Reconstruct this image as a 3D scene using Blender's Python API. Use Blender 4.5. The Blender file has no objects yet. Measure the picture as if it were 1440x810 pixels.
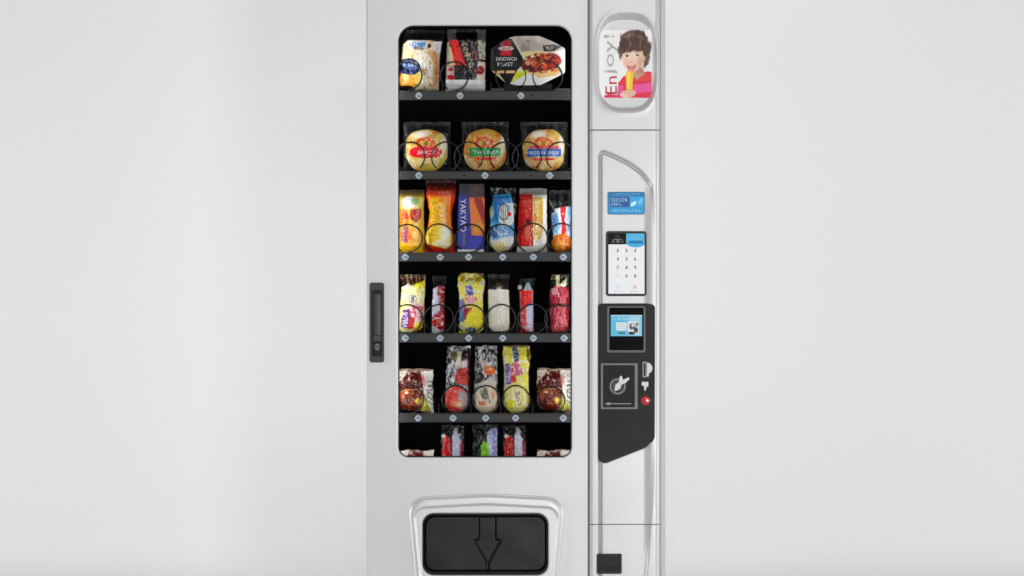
import bpy, math, random
import numpy as np
from mathutils import Vector, Matrix
from math import pi, sin, cos, radians as R

sc = bpy.context.scene
C = sc.collection
# ---------------------------------------------------------------- camera, light, exposure
S = 0.0022            # metres per photograph pixel on the front face of the door
D = 14.0              # camera distance from the door
ZC = 1.03             # camera height
cam = bpy.data.cameras.new('camera'); camo = bpy.data.objects.new('camera', cam); C.objects.link(camo)
camo.location = (0, -D, ZC); camo.rotation_euler = (pi/2, 0, 0)
cam.sensor_width = 36; cam.lens = 36*D/(1440*S); cam.clip_start = .1; cam.clip_end = 200
sc.camera = camo
sc.view_settings.view_transform = 'Standard'; sc.view_settings.look = 'None'
sc.view_settings.exposure = 0; sc.view_settings.gamma = 1; sc.view_settings.use_curve_mapping = False
w = bpy.data.worlds.new('World'); sc.world = w; w.use_nodes = True
w.node_tree.nodes['Background'].inputs[0].default_value = (1, 1, 1, 1)
w.node_tree.nodes['Background'].inputs[1].default_value = .06

def area(name, loc, aim, sx, sy, power, col=(1, 1, 1)):
    l = bpy.data.lights.new(name, 'AREA'); l.shape = 'RECTANGLE'; l.size = sx; l.size_y = sy
    l.energy = power; l.color = col
    o = bpy.data.objects.new(name, l); C.objects.link(o); o.location = loc
    o.rotation_euler = (Vector(aim)-Vector(loc)).to_track_quat('-Z', 'Y').to_euler()
    return o
area('softbox_key', (0.7, -8.0, 4.0), (0, 0, 1.0), 1.6, 0.8, 74.55)
area('softbox_low', (1.9, -8.0, 0.6), (0, 0, 1.0), 1.0, 0.9, 135.90)
area('softbox_front', (-2.6, -8.3, 2.0), (0, 0, 1.0), 1.4, 2.0, 21.00)
area('softbox_right', (1.72, -2.5, 0.9), (0.2, 0, 0.85), 0.4, 2.4, 9.00)
area('background_lamp_left', (-3.9, -1.0, 0.5), (-1.2, 1.75, 0.4), 0.9, 2.4, 76)
area('background_lamp_right', (3.9, -1.0, 0.5), (1.2, 1.75, 0.4), 0.9, 2.4, 68)
area('background_lamp_behind_left', (-0.36, 0.86, 0.9), (-0.5, 1.75, 0.85), 0.15, 1.6, 2.9)
area('background_lamp_top', (0.0, -0.1, 3.6), (0.0, 1.75, 0.7), 4.0, 0.5, 25.14)
# two unseen fill lamps added behind the door frame to brighten the products
area('cabinet_fill_left', (-0.372, 0.034, 1.16), (-0.1, 0.12, 1.16), 0.010, 1.36, .9)
area('cabinet_fill_right', (0.200, 0.034, 1.16), (-0.07, 0.12, 1.16), 0.010, 1.36, .65)

# ---------------------------------------------------------------- helpers
def X(px, y=0.): return (np.asarray(px, float)-720)*S*(D+y)/D
def Z(py, y=0.): return ZC+(405-np.asarray(py, float))*S*(D+y)/D
def lin(c):
    c = np.asarray(c, float)/255.
    return np.where(c <= .04045, c/12.92, ((c+.055)/1.055)**2.4)

def tag(o, label=None, cat=None, group=None, kind=None):
    if label: o['label'] = label
    if cat: o['category'] = cat
    if group: o['group'] = group
    if kind: o['kind'] = kind
    return o

def mat(name, rgb, rough=.5, metal=0., spec=.5, coat=0., emit=0., bump=0., bscale=400., vary=0., stretch=None):
    m = bpy.data.materials.new(name); m.use_nodes = True
    nt = m.node_tree; b = nt.nodes['Principled BSDF']
    c = tuple(lin(rgb)) + (1,)
    b.inputs['Base Color'].default_value = c
    b.inputs['Roughness'].default_value = rough; b.inputs['Metallic'].default_value = metal
    b.inputs['Specular IOR Level'].default_value = spec; b.inputs['Coat Weight'].default_value = coat
    if emit:
        b.inputs['Emission Color'].default_value = c; b.inputs['Emission Strength'].default_value = emit
    if bump or vary:
        tc = nt.nodes.new('ShaderNodeTexCoord'); mp = nt.nodes.new('ShaderNodeMapping')
        nt.links.new(tc.outputs['Object'], mp.inputs[0])
        if stretch: mp.inputs['Scale'].default_value = stretch
        n = nt.nodes.new('ShaderNodeTexNoise'); n.inputs['Scale'].default_value = bscale; n.inputs['Detail'].default_value = 4
        nt.links.new(mp.outputs[0], n.inputs['Vector'])
        if bump:
            bp = nt.nodes.new('ShaderNodeBump'); bp.inputs['Strength'].default_value = bump; bp.inputs['Distance'].default_value = .001
            nt.links.new(n.outputs['Fac'], bp.inputs['Height']); nt.links.new(bp.outputs[0], b.inputs['Normal'])
        if vary:
            n2 = nt.nodes.new('ShaderNodeTexNoise'); n2.inputs['Scale'].default_value = 3.5; n2.inputs['Detail'].default_value = 5
            nt.links.new(tc.outputs['Object'], n2.inputs['Vector'])
            mr = nt.nodes.new('ShaderNodeMapRange'); mr.inputs[1].default_value = .3; mr.inputs[2].default_value = .7
            mr.inputs[3].default_value = max(.02, rough-vary); mr.inputs[4].default_value = rough+vary
            nt.links.new(n2.outputs['Fac'], mr.inputs[0]); nt.links.new(mr.outputs[0], b.inputs['Roughness'])
    return m

def vmat(name, rough=.35, alpha=False, spec=.5, emit=0., coat=0.):
    m = bpy.data.materials.new(name); m.use_nodes = True
    nt = m.node_tree; b = nt.nodes['Principled BSDF']
    a = nt.nodes.new('ShaderNodeVertexColor'); a.layer_name = 'print'
    n = nt.nodes.new('ShaderNodeTexNoise'); n.inputs['Scale'].default_value = 260; n.inputs['Detail'].default_value = 3
    tc = nt.nodes.new('ShaderNodeTexCoord'); nt.links.new(tc.outputs['Object'], n.inputs['Vector'])
    mr = nt.nodes.new('ShaderNodeMapRange'); mr.inputs[3].default_value = max(.03, rough-.1); mr.inputs[4].default_value = rough+.12
    nt.links.new(n.outputs['Fac'], mr.inputs[0]); nt.links.new(mr.outputs[0], b.inputs['Roughness'])
    nt.links.new(a.outputs['Color'], b.inputs['Base Color'])
    if alpha: nt.links.new(a.outputs['Alpha'], b.inputs['Alpha'])
    b.inputs['Specular IOR Level'].default_value = spec; b.inputs['Coat Weight'].default_value = coat
    if emit:
        nt.links.new(a.outputs['Color'], b.inputs['Emission Color']); b.inputs['Emission Strength'].default_value = emit
    return m

M = dict(
    silver=mat('silver_painted_steel', (220, 220, 220), .40, .3, .5, bump=.05, bscale=900, vary=.04),
    silver_plastic=mat('silver_plastic', (210, 210, 210), .40, .36, .5, bump=.04, bscale=1100, vary=.04),
    silver_bezel=mat('silver_bezel_plastic', (224, 224, 224), .38, .36, .5, bump=.04, bscale=1100, vary=.04),
    cab=mat('cabinet_side_paint', (214, 213, 208), .5, .0),
    black=mat('black_interior', (9, 9, 9), .8, spec=.1, bump=.1, bscale=200),
    gasket=mat('black_rubber', (14, 14, 14), .6, spec=.3, bump=.2),
    rail=mat('dark_grey_shelf_rail', (76, 76, 76), .55, spec=.3, bump=.1, bscale=500),
    tray=mat('dark_steel_tray', (60, 60, 62), .5, .3, bump=.1),
    wire=mat('black_coil_wire', (16, 16, 17), .35, spec=.5, bump=.1),
    plastic=mat('black_textured_plastic', (30, 29, 30), .5, spec=.3, bump=.25, bscale=700, vary=.06),
    flap=mat('black_flap_plastic', (13, 12, 13), .36, spec=.36, bump=.12, bscale=500, vary=.06),
    handle=mat('charcoal_handle', (50, 50, 50), .42, spec=.5, bump=.2, vary=.05),
    handle2=mat('charcoal_grip', (62, 62, 62), .42, spec=.5, bump=.2, vary=.05),
    deep=mat('deep_black', (6, 6, 6), .4, spec=.3, bump=.1),
    frame=mat('grey_reader_frame', (128, 128, 128), .35, .5, bump=.1),
    white=mat('white_print', (232, 232, 232), .5, bump=.02),
    greyp=mat('grey_print', (150, 150, 150), .5, bump=.02),
    lgrey=mat('pale_grey_print', (196, 196, 194), .5, bump=.02),
    digit=mat('grey_digit_print', (84, 86, 90), .5, bump=.02),
    redp=mat('crimson_print', (205, 35, 70), .5, bump=.02),
    bluep=mat('blue_print', (50, 72, 160), .4, bump=.02),
    tan=mat('tan_print', (196, 164, 128), .4, bump=.02),
    blackp=mat('black_print', (25, 25, 30), .4, bump=.02),
    red=mat('red_button', (206, 40, 48), .25, coat=.5, bump=.02),
    marker=mat('pale_blue_marker', (205, 216, 232), .35, bump=.05),
    markerdot=mat('slate_blue_print', (120, 140, 170), .4, bump=.02),
    backdrop=mat('studio_backdrop', (232, 232, 233), .9, spec=.1, bump=.02, bscale=60),
    film=vmat('wrapper_film', .2, True, .4),
    paper=vmat('printed_carton', .38, False, .4),
    bun=vmat('printed_bun_wrapper', .22, False, .35),
    poster=vmat('glossy_poster', .3, False, .35, emit=.16),  # slight glow added to brighten the poster and card print
    screen=vmat('screen_glass', .15, False, .3, emit=.14),
)
g = bpy.data.materials.new('window_glass'); g.use_nodes = True; nt = g.node_tree; nt.nodes.clear()
out = nt.nodes.new('ShaderNodeOutputMaterial'); mx = nt.nodes.new('ShaderNodeMixShader')
tr = nt.nodes.new('ShaderNodeBsdfTransparent'); gl = nt.nodes.new('ShaderNodeBsdfGlossy'); gl.inputs['Roughness'].default_value = .02
tr.inputs[0].default_value = (.99, .995, .99, 1)
fr = nt.nodes.new('ShaderNodeFresnel'); fr.inputs[0].default_value = 1.2
nt.links.new(fr.outputs[0], mx.inputs[0]); nt.links.new(tr.outputs[0], mx.inputs[1]); nt.links.new(gl.outputs[0], mx.inputs[2]); nt.links.new(mx.outputs[0], out.inputs[0])
M['glass'] = g

def link(name, me, m, parent=None):
    o = bpy.data.objects.new(name, me); C.objects.link(o)
    if m is not None: me.materials.append(m)
    if parent is not None:
        o.parent = parent; o.matrix_parent_inverse = Matrix.Translation(-_wloc(parent))
    return o
def _wloc(o): return o.location.copy()      # parts sit at the origin, only the thing's Empty is moved
def empty(name, loc):
    o = bpy.data.objects.new(name, None); C.objects.link(o); o.location = loc; o.empty_display_size = .05
    return o

def mesh_from(verts, faces, smooth=True, sharp=None):
    me = bpy.data.meshes.new('m'); me.from_pydata([tuple(v) for v in verts], [], faces); me.update()
    if smooth:
        me.polygons.foreach_set('use_smooth', [True]*len(me.polygons))
        if sharp: me.set_sharp_from_angle(angle=R(sharp))
    return me

def grid_mesh(P, cols=None, smooth=True):
    """P: (nv, nu, 3) numpy array of positions, rows top to bottom, facing -y."""
    nv, nu, _ = P.shape
    me = bpy.data.meshes.new('m')
    idx = np.arange(nv*nu).reshape(nv, nu)
    a = idx[:-1, :-1].ravel(); b = idx[1:, :-1].ravel(); c = idx[1:, 1:].ravel(); d = idx[:-1, 1:].ravel()
    q = np.stack([a, b, c, d], 1).astype(np.int32)
    me.vertices.add(nv*nu); me.vertices.foreach_set('co', P.reshape(-1).astype(np.float32))
    nq = len(q); me.loops.add(nq*4); me.loops.foreach_set('vertex_index', q.ravel())
    me.polygons.add(nq); me.polygons.foreach_set('loop_start', np.arange(0, nq*4, 4, dtype=np.int32))
    me.polygons.foreach_set('loop_total', np.full(nq, 4, np.int32))
    me.polygons.foreach_set('use_smooth', np.full(nq, smooth))
    me.update(calc_edges=True)
    if cols is not None:
        at = me.color_attributes.new('print', 'FLOAT_COLOR', 'POINT'); at.data.foreach_set('color', cols.reshape(-1).astype(np.float32))
    return me

def box(name, x0, x1, y0, y1, z0, z1, m, parent=None, bevel=0.):
    v = [(x, y, z) for x in (x0, x1) for y in (y0, y1) for z in (z0, z1)]
    f = [(0, 1, 3, 2), (4, 6, 7, 5), (0, 4, 5, 1), (2, 3, 7, 6), (0, 2, 6, 4), (1, 5, 7, 3)]
    me = mesh_from(v, f, False)
    if bevel:
        import bmesh
        bm = bmesh.new(); bm.from_mesh(me); bmesh.ops.bevel(bm, geom=bm.edges[:], offset=bevel, segments=2, affect='EDGES', profile=.5)
        bm.to_mesh(me); bm.free(); me.polygons.foreach_set('use_smooth', [True]*len(me.polygons)); me.set_sharp_from_angle(angle=R(40))
    return link(name, me, m, parent)
def pbox(name, px0, px1, py0, py1, y0, y1, m, parent=None, bevel=0.):
    return box(name, X(px0, y0), X(px1, y0), y0, y1, Z(py1, y0), Z(py0, y0), m, parent, bevel)
def boxes_mesh(L):
    V = []; F = []
    for (x0, x1, y0, y1, z0, z1) in L:
        o = len(V); V += [(x, y, z) for x in (x0, x1) for y in (y0, y1) for z in (z0, z1)]
        F += [tuple(i+o for i in f) for f in [(0, 1, 3, 2), (4, 6, 7, 5), (0, 4, 5, 1), (2, 3, 7, 6), (0, 2, 6, 4), (1, 5, 7, 3)]]
    return mesh_from(V, F, False)

def roundpoly(pts, r, n=8):
    out = []; N = len(pts)
    rr = r if isinstance(r, (list, tuple)) else [r]*N
    for i in range(N):
        p0, p, p1 = np.array(pts[i-1], float), np.array(pts[i], float), np.array(pts[(i+1) % N], float)
        a = p0-p; b = p1-p; la = np.linalg.norm(a); lb = np.linalg.norm(b); a /= la; b /= lb
        th = math.acos(max(-1, min(1, a@b)))
        if rr[i] <= 0 or th > pi-.02: out.append(tuple(p)); continue
        t = min(rr[i]/math.tan(th/2), la*.48, lb*.48); rad = t*math.tan(th/2)
        bis = (a+b)/np.linalg.norm(a+b); c = p+bis*(rad/math.sin(th/2))
        s = p+a*t-c; e = p+b*t-c; a0 = math.atan2(s[1], s[0]); a1 = math.atan2(e[1], e[0]); d = (a1-a0+pi) % (2*pi)-pi
        for k in range(n+1): out.append((c[0]+rad*cos(a0+d*k/n), c[1]+rad*sin(a0+d*k/n)))
    return out
def rrect(x0, y0, x1, y1, r, n=8): return roundpoly([(x0, y0), (x1, y0), (x1, y1), (x0, y1)], r, n)

def plate(name, outer, holes, yf, t, m, parent=None, bevel=.0008, res=2):
    cu = bpy.data.curves.new('tmp', 'CURVE'); cu.dimensions = '2D'; cu.fill_mode = 'BOTH'
    cu.extrude = max(t/2-bevel, 1e-5); cu.bevel_depth = bevel; cu.bevel_resolution = res; cu.offset = -bevel
    for loop in [outer]+list(holes):
        sp = cu.splines.new('POLY'); sp.points.add(len(loop)-1)
        for p, q in zip(sp.points, loop): p.co = (float(X(q[0], yf)), float(Z(q[1], yf)), 0, 1)
        sp.use_cyclic_u = True
    o = bpy.data.objects.new('tmp', cu); C.objects.link(o)
    dg = bpy.context.evaluated_depsgraph_get(); dg.update()
    me = bpy.data.meshes.new_from_object(o.evaluated_get(dg))
    bpy.data.objects.remove(o); bpy.data.curves.remove(cu)
    co = np.empty(len(me.vertices)*3); me.vertices.foreach_get('co', co); co = co.reshape(-1, 3)
    co = np.stack([co[:, 0], yf+t/2-co[:, 2], co[:, 1]], 1); me.vertices.foreach_set('co', co.ravel()); me.materials.clear()
    me.polygons.foreach_set('use_smooth', [True]*len(me.polygons)); me.update(); me.set_sharp_from_angle(angle=R(32))
    return link(name, me, m, parent)

def lettering(s, cx, cy, wpx, hpx, yfun, m, parent, rot=0, name='lettering', ybase=0., bold=0.):
    """flat printed text, wpx x hpx photograph pixels, conformed to the surface y = yfun(px, py)"""
    cu = bpy.data.curves.new('tmp', 'FONT'); cu.body = s; cu.resolution_u = 2; cu.offset = bold
    o = bpy.data.objects.new('tmp', cu); C.objects.link(o)
    dg = bpy.context.evaluated_depsgraph_get(); dg.update()
    me = bpy.data.meshes.new_from_object(o.evaluated_get(dg))
    bpy.data.objects.remove(o); bpy.data.curves.remove(cu)
    co = np.empty(len(me.vertices)*3); me.vertices.foreach_get('co', co); co = co.reshape(-1, 3)
    mn = co.min(0); mxx = co.max(0); sz = np.maximum(mxx-mn, 1e-6)
    u = ((co[:, 0]-mn[0])/sz[0]-.5)*wpx; v = ((co[:, 1]-mn[1])/sz[1]-.5)*hpx
    a = R(rot); px = cx+u*cos(a)-v*sin(a); py = cy-(u*sin(a)+v*cos(a))
    y = yfun(px, py) if callable(yfun) else np.full(len(px), yfun)
    co = np.stack([X(px, ybase), y-.0004, Z(py, ybase)], 1); me.vertices.foreach_set('co', co.ravel()); me.materials.clear(); me.update()
    return link(name, me, m, parent)

_rng = np.random.RandomState(7); _tab = _rng.rand(64, 64)
def vn(x, y, seed=0):
    x = np.asarray(x, float)+seed*17.31; y = np.asarray(y, float)+seed*9.17
    xi = np.floor(x).astype(int); yi = np.floor(y).astype(int); fx = x-xi; fy = y-yi
    fx = fx*fx*(3-2*fx); fy = fy*fy*(3-2*fy); T = _tab
    a = T[xi % 64, yi % 64]; b = T[(xi+1) % 64, yi % 64]; c = T[xi % 64, (yi+1) % 64]; d = T[(xi+1) % 64, (yi+1) % 64]
    return (a*(1-fx)+b*fx)*(1-fy)+(c*(1-fx)+d*fx)*fy
def fbm(x, y, seed=0, o=3):
    s = 0; a = .5; t = 0
    for i in range(o): s = s+a*vn(x*2**i, y*2**i, seed+i*3); t += a; a *= .5
    return s/t

def sdpoly(x, y, pts):
    """signed distance to polygon, negative inside"""
    p = np.asarray(pts, float); d = np.full(x.shape, 1e9); s = np.ones(x.shape)
    N = len(p); j = N-1
    for i in range(N):
        ex, ey = p[j]-p[i]; wx = x-p[i, 0]; wy = y-p[i, 1]
        t = np.clip((wx*ex+wy*ey)/(ex*ex+ey*ey+1e-12), 0, 1)
        d = np.minimum(d, (wx-ex*t)**2+(wy-ey*t)**2)
        c1 = y >= p[i, 1]; c2 = y < p[j, 1]; c3 = ex*wy > ey*wx
        flip = (c1 & c2 & c3) | (~c1 & ~c2 & ~c3); s = np.where(flip, -s, s); j = i
    return s*np.sqrt(d)
def sstep(a, b, x):
    t = np.clip((x-a)/(b-a), 0, 1); return t*t*(3-2*t)

class Paint:
    def __init__(s, px, py, col=(0, 0, 0), a=1.):
        s.x = px; s.y = py; s.c = np.ones(px.shape+(3,))*np.array(col, float); s.a = np.full(px.shape, float(a))
    def mix(s, m, col, a=None):
        s.c = s.c*(1-m[..., None])+np.array(col, float)*m[..., None]
        if a is not None: s.a = s.a*(1-m)+a*m
        else: s.a = s.a*(1-m)+1.*m
        return s
    def warp(s, k=.6, sc_=.25):
        return s.x+(vn(s.x*sc_, s.y*sc_, 5)-.5)*k*2, s.y+(vn(s.x*sc_, s.y*sc_, 6)-.5)*k*2
    def poly(s, pts, col, soft=.7, a=None, op=1., k=.3):
        x, y = s.warp(k); return s.mix(np.clip(.5-sdpoly(x, y, pts)/soft, 0, 1)*op, col, a)
    def rect(s, x0, y0, x1, y1, col, soft=.7, a=None, op=1., k=.2): return s.poly([(x0, y0), (x1, y0), (x1, y1), (x0, y1)], col, soft, a, op, k)
    def ell(s, cx, cy, rx, ry, col, rot=0, soft=1., a=None, op=1., k=.3, n=2.):
        x, y = s.warp(k); dx = x-cx; dy = y-cy; c = cos(R(rot)); q = sin(R(rot))
        u = (dx*c+dy*q)/rx; v = (-dx*q+dy*c)/ry
        r = (np.abs(u)**n+np.abs(v)**n)**(1/n); return s.mix(np.clip(.5-(r-1)*min(rx, ry)/soft, 0, 1)*op, col, a)
    def ring(s, cx, cy, rx, ry, w, col, op=1., a=None, arc=None):
        dx = (s.x-cx)/rx; dy = (s.y-cy)/ry; r = np.sqrt(dx**2+dy**2); m = np.clip(.5-(np.abs(r-1)*min(rx, ry)-w/2)/.6, 0, 1)*op
        if arc: th = np.degrees(np.arctan2(-dy, dx)) % 360; m = m*((th >= arc[0]) & (th <= arc[1]))
        return s.mix(m, col, a)
    def line(s, pts, w, col, op=1., a=None):
        d = np.full(s.x.shape, 1e9)
        for (x0, y0), (x1, y1) in zip(pts[:-1], pts[1:]):
            ex, ey = x1-x0, y1-y0; t = np.clip(((s.x-x0)*ex+(s.y-y0)*ey)/(ex*ex+ey*ey+1e-9), 0, 1)
            d = np.minimum(d, np.hypot(s.x-x0-ex*t, s.y-y0-ey*t))
        return s.mix(np.clip(.5-(d-w/2)/.6, 0, 1)*op, col, a)
    def blot(s, col, sc_=.15, thr=.55, soft=.06, seed=0, op=1., a=None, region=None, ax=1., ay=1.):
        m = sstep(thr, thr+soft, fbm(s.x*sc_*ax, s.y*sc_*ay, seed))*op
        if region is not None: m = m*np.clip(.5-sdpoly(s.x, s.y, region)/1.2, 0, 1)
        return s.mix(m, col, a)
    def grad(s, y0, y1, col, a=None, op=1.):
        return s.mix(sstep(y0, y1, s.y)*op if y1 > y0 else (1-sstep(y1, y0, s.y))*op, col, a)
    def scrib(s, x0, y0, x1, y1, col, n=6, seed=1, w=.9, vert=False, op=.9):
        """letter-like strokes filling a box"""
        rr = random.Random(seed)
        for i in range(n):
            if vert: a0 = y0+(y1-y0)*(i+.12)/n; a1 = y0+(y1-y0)*(i+.85)/n; bx = [(x0, a0), (x1, a0), (x1, a1), (x0, a1)]
            else: a0 = x0+(x1-x0)*(i+.12)/n; a1 = x0+(x1-x0)*(i+.85)/n; bx = [(a0, y0), (a1, y0), (a1, y1), (a0, y1)]
            k = rr.randint(2, 4); P = rr.sample(bx, k) if k < 4 else bx
            s.line(P, w, col, op)
            if rr.random() < .5: s.line([bx[0], bx[2]], w, col, op*.8)
        return s
    def punch(s, k=1.42, sat=1.08):
        c = np.clip(s.c, 0, 255)/255.; g_ = c.mean(-1, keepdims=True); c = np.clip(g_+(c-g_)*sat, 0, 1)
        s.c = 255*np.where(c < .5, .5*(2*c)**k, 1-.5*(2*(1-c))**(.5+.5*k)); return s
    def out(s, gain=1.):
        c = lin(np.clip(s.c*gain, 0, 255)); return np.concatenate([c, np.clip(s.a, 0, 1)[..., None]], -1)

def hfield(name, x0, x1, y0, y1, step, f, m, parent=None, yback=None, paint=None, ybase=0.):
    nu = int(math.ceil((x1-x0)/step))+1; nv = int(math.ceil((y1-y0)/step))+1
    px, py = np.meshgrid(np.linspace(x0, x1, nu), np.linspace(y0, y1, nv))
    d = f(px, py) if callable(f) else np.full(px.shape, float(f))
    P = np.stack([X(px, ybase), d, Z(py, ybase)], -1)
    cols = paint(Paint(px, py)).out() if paint else None
    if yback is not None:     # side walls
        P = np.concatenate([P[:1], P, P[-1:]], 0); P[0, :, 1] = yback; P[-1, :, 1] = yback
        P = np.concatenate([P[:, :1], P, P[:, -1:]], 1); P[:, 0, 1] = yback; P[:, -1, 1] = yback
        if cols is not None: cols = np.pad(cols, ((1, 1), (1, 1), (0, 0)), 'edge')
    me = grid_mesh(P, cols)
    if yback is not None: me.set_sharp_from_angle(angle=R(60))
    return link(name, me, m, parent)

def tube(name, pts, rad, m, parent=None, seg=6, closed=False):
    pts = [Vector(p) for p in pts]; n = len(pts); V = []; F = []
    up = Vector((0, 1, 0)); prev = None
    for i, p in enumerate(pts):
        t = (pts[min(i+1, n-1)]-pts[max(i-1, 0)]).normalized()
        if prev is None:
            a = t.cross(up)
            if a.length < .1: a = t.cross(Vector((0, 0, 1)))
        else: a = prev-t*prev.dot(t)
        a.normalize(); prev = a; b = t.cross(a)
        for k in range(seg): V.append(p+a*rad*cos(2*pi*k/seg)+b*rad*sin(2*pi*k/seg))
    for i in range(n-1):
        for k in range(seg): F.append((i*seg+k, i*seg+(k+1) % seg, (i+1)*seg+(k+1) % seg, (i+1)*seg+k))
    F.append(tuple(range(seg))[::-1]); F.append(tuple((n-1)*seg+k for k in range(seg)))
    return link(name, mesh_from(V, F), m, parent)

# ---------------------------------------------------------------- the setting
YB = 1.75
prof = [(-13.0, 0.), (YB-.15, 0.)]+[(YB-.15+.15*sin(a), .15-.15*cos(a)) for a in np.linspace(.1, pi/2, 16)]+[(YB, 6.)]
V = []; F = []
for (y, z) in prof: V += [(-7, y, z), (7, y, z)]
for i in range(len(prof)-1): F.append((2*i, 2*i+1, 2*i+3, 2*i+2))
tag(link('backdrop', mesh_from(V, F), M['backdrop']), kind='structure')

# ---------------------------------------------------------------- the machine
TOP, BOT = -22, 868          # photograph rows of the cabinet's top and underside
VM = empty('vending_machine', (float(X(725.5)), .4, 0.))
tag(VM, 'tall silver snack vending machine with a glass front and payment column', 'vending machine')
WIN = roundpoly([(560, 36), (804, 36), (804, 643), (560, 643)], [22, 22, 15, 15], 10)
HATCH = roundpoly([(590, 716), (775, 716), (775, 816), (590, 816)], 20)
plate('door_panel', roundpoly([(515, TOP), (827.5, TOP), (827.5, BOT-16), (515, BOT-16)], 2), [WIN, HATCH], 0., .022, M['silver'], VM, bevel=.0048, res=5)
plate('window_gasket', WIN, [roundpoly([(561.6, 37.6), (802.4, 37.6), (802.4, 641.6), (561.6, 641.6)], [20, 20, 13, 13], 10)], .0055, .018, M['gasket'], VM, .001)
plate('window_glass', roundpoly([(561, 37), (803, 37), (803, 642), (561, 642)], [21, 21, 14, 14], 8), [], .012, .005, M['glass'], VM, .0002, 0)
xl, xr = float(X(516)), float(X(936)); zt, zb = float(Z(TOP)), float(Z(BOT))
x_div = float(X(818))
link('cabinet', boxes_mesh([(xl, xl+.025, .0235, .80, zb+.03, zt-.002), (xr-.0135, xr, .019, .80, zb+.03, zt-.002), (xl+.025, xr-.02, .0235, .80, zt-.03, zt-.002),
     (xl+.025, xr-.02, .0235, .80, zb+.03, zb+.06), (xl+.025, xr-.02, .77, .80, zb+.06, zt-.03)]), M['cab'], VM)
x0i, x1i = xl+.0255, x_div
link('interior_liner', boxes_mesh([(x0i, x0i+.012, .024, .70, zb+.061, zt-.031), (x1i-.012, x1i, .024, .70, zb+.061, zt-.031),
     (x0i+.012, x1i-.012, .024, .70, zt-.045, zt-.031), (x0i+.012, x1i-.012, .69, .70, zb+.061, zt-.045)]), M['black'], VM)
for fx in (xl+.06, xr-.06):
    for fy in (.08, .72):
        n = 16; V = []; F = []
        for (rr_, z) in ((.026, 0.), (.026, .012), (.014, .016), (.014, zb+.0305)):
            V += [(fx+rr_*cos(2*pi*k/n), fy+rr_*sin(2*pi*k/n), z) for k in range(n)]
        for i in range(3):
            for k in range(n): F.append((i*n+k, i*n+(k+1) % n, (i+1)*n+(k+1) % n, (i+1)*n+k))
        F.append(tuple(range(n))[::-1]); link('levelling_foot', mesh_from(V, F, True, 35), M['gasket'], VM)

# shelves, rails, markers, coils
def coil(cx, cyp, r, parent, sgn=1, y0=.072, faint=False):
    """one wire spiral lying along the lane: front turn almost flat, stepping back at the tray"""
    pts = []; pitch = .062; turns = 7; n = 34
    for t in range(turns):
        for k in range(n):
            f = k/n; a = -pi/2+sgn*(2*pi*f)
            st = sstep(.86, 1., f)
            y = y0+pitch*(t+float(st)*.9+f*.1)
            rr = r*S*(D+y0)/D*(1+.02*sin(2*a+cx)+.012*sin(3*a+cx*1.7))
            pts.append((float(X(cx, y0))+rr*cos(a), y, float(Z(cyp, y0))+rr*sin(a)))
    return tube('coil', pts, .0022, M['wire'], parent, 6)

ROWS = [  # rail top, rail bottom, markers, holes, coils (x, y, r, sgn), dividers
    (128.5, 140.5, [589, 647, 732.5], [748], [(573, 107, 20, 1), (639, 107, 20, 1), (718, 107, 21, -1), (770, 107, 21, 1)], [622, 690]),
    (241.5, 252, [589, 682, 773], [653, 747], [(577, 220.5, 20.5, -1), (627, 220.5, 20.5, 1), (659, 220.5, 20.5, -1), (709, 220.5, 20.5, 1), (741, 220.5, 20.5, -1), (789, 220.5, 20.5, 1)], [640, 727]),
    (355.5, 367.5, [570, 619, 659, 707, 750, 792], [], [(573.5, 335, 20, 1), (618, 335, 20.5, 1), (661, 335, 20, 1), (705.5, 335, 20, 1), (749, 335, 21, 1), (790, 335, 20.5, 1)], [597, 641, 685, 727, 771]),
    (469.5, 481.5, [570, 619, 659, 707, 750, 793], [], [(573, 448.5, 20.5, 1), (617, 448.5, 20.5, 1), (661, 448.5, 20.5, 1), (704.5, 448.5, 20.5, 1), (749, 448.5, 20.5, 1), (787, 448.5, 20.5, 1)], [597, 640, 684, 727, 769]),
    (582, 594, [588, 637, 683, 725, 792], [], [(577, 562, 19, 1), (641, 562, 19.5, 1), (683.5, 562, 19.5, 1), (726, 562, 19.5, 1), (775, 562, 19, 1)], [617, 662, 704, 749]),
    (695, 707, [588, 637, 683, 725, 792], [], [(587, 675, 19, 1), (637, 675, 19, 1), (683, 675, 19, 1), (725, 675, 19, 1), (779, 675, 19, 1)], [617, 662, 704, 749]),
]
YR = .036
mk_me = None
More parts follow.
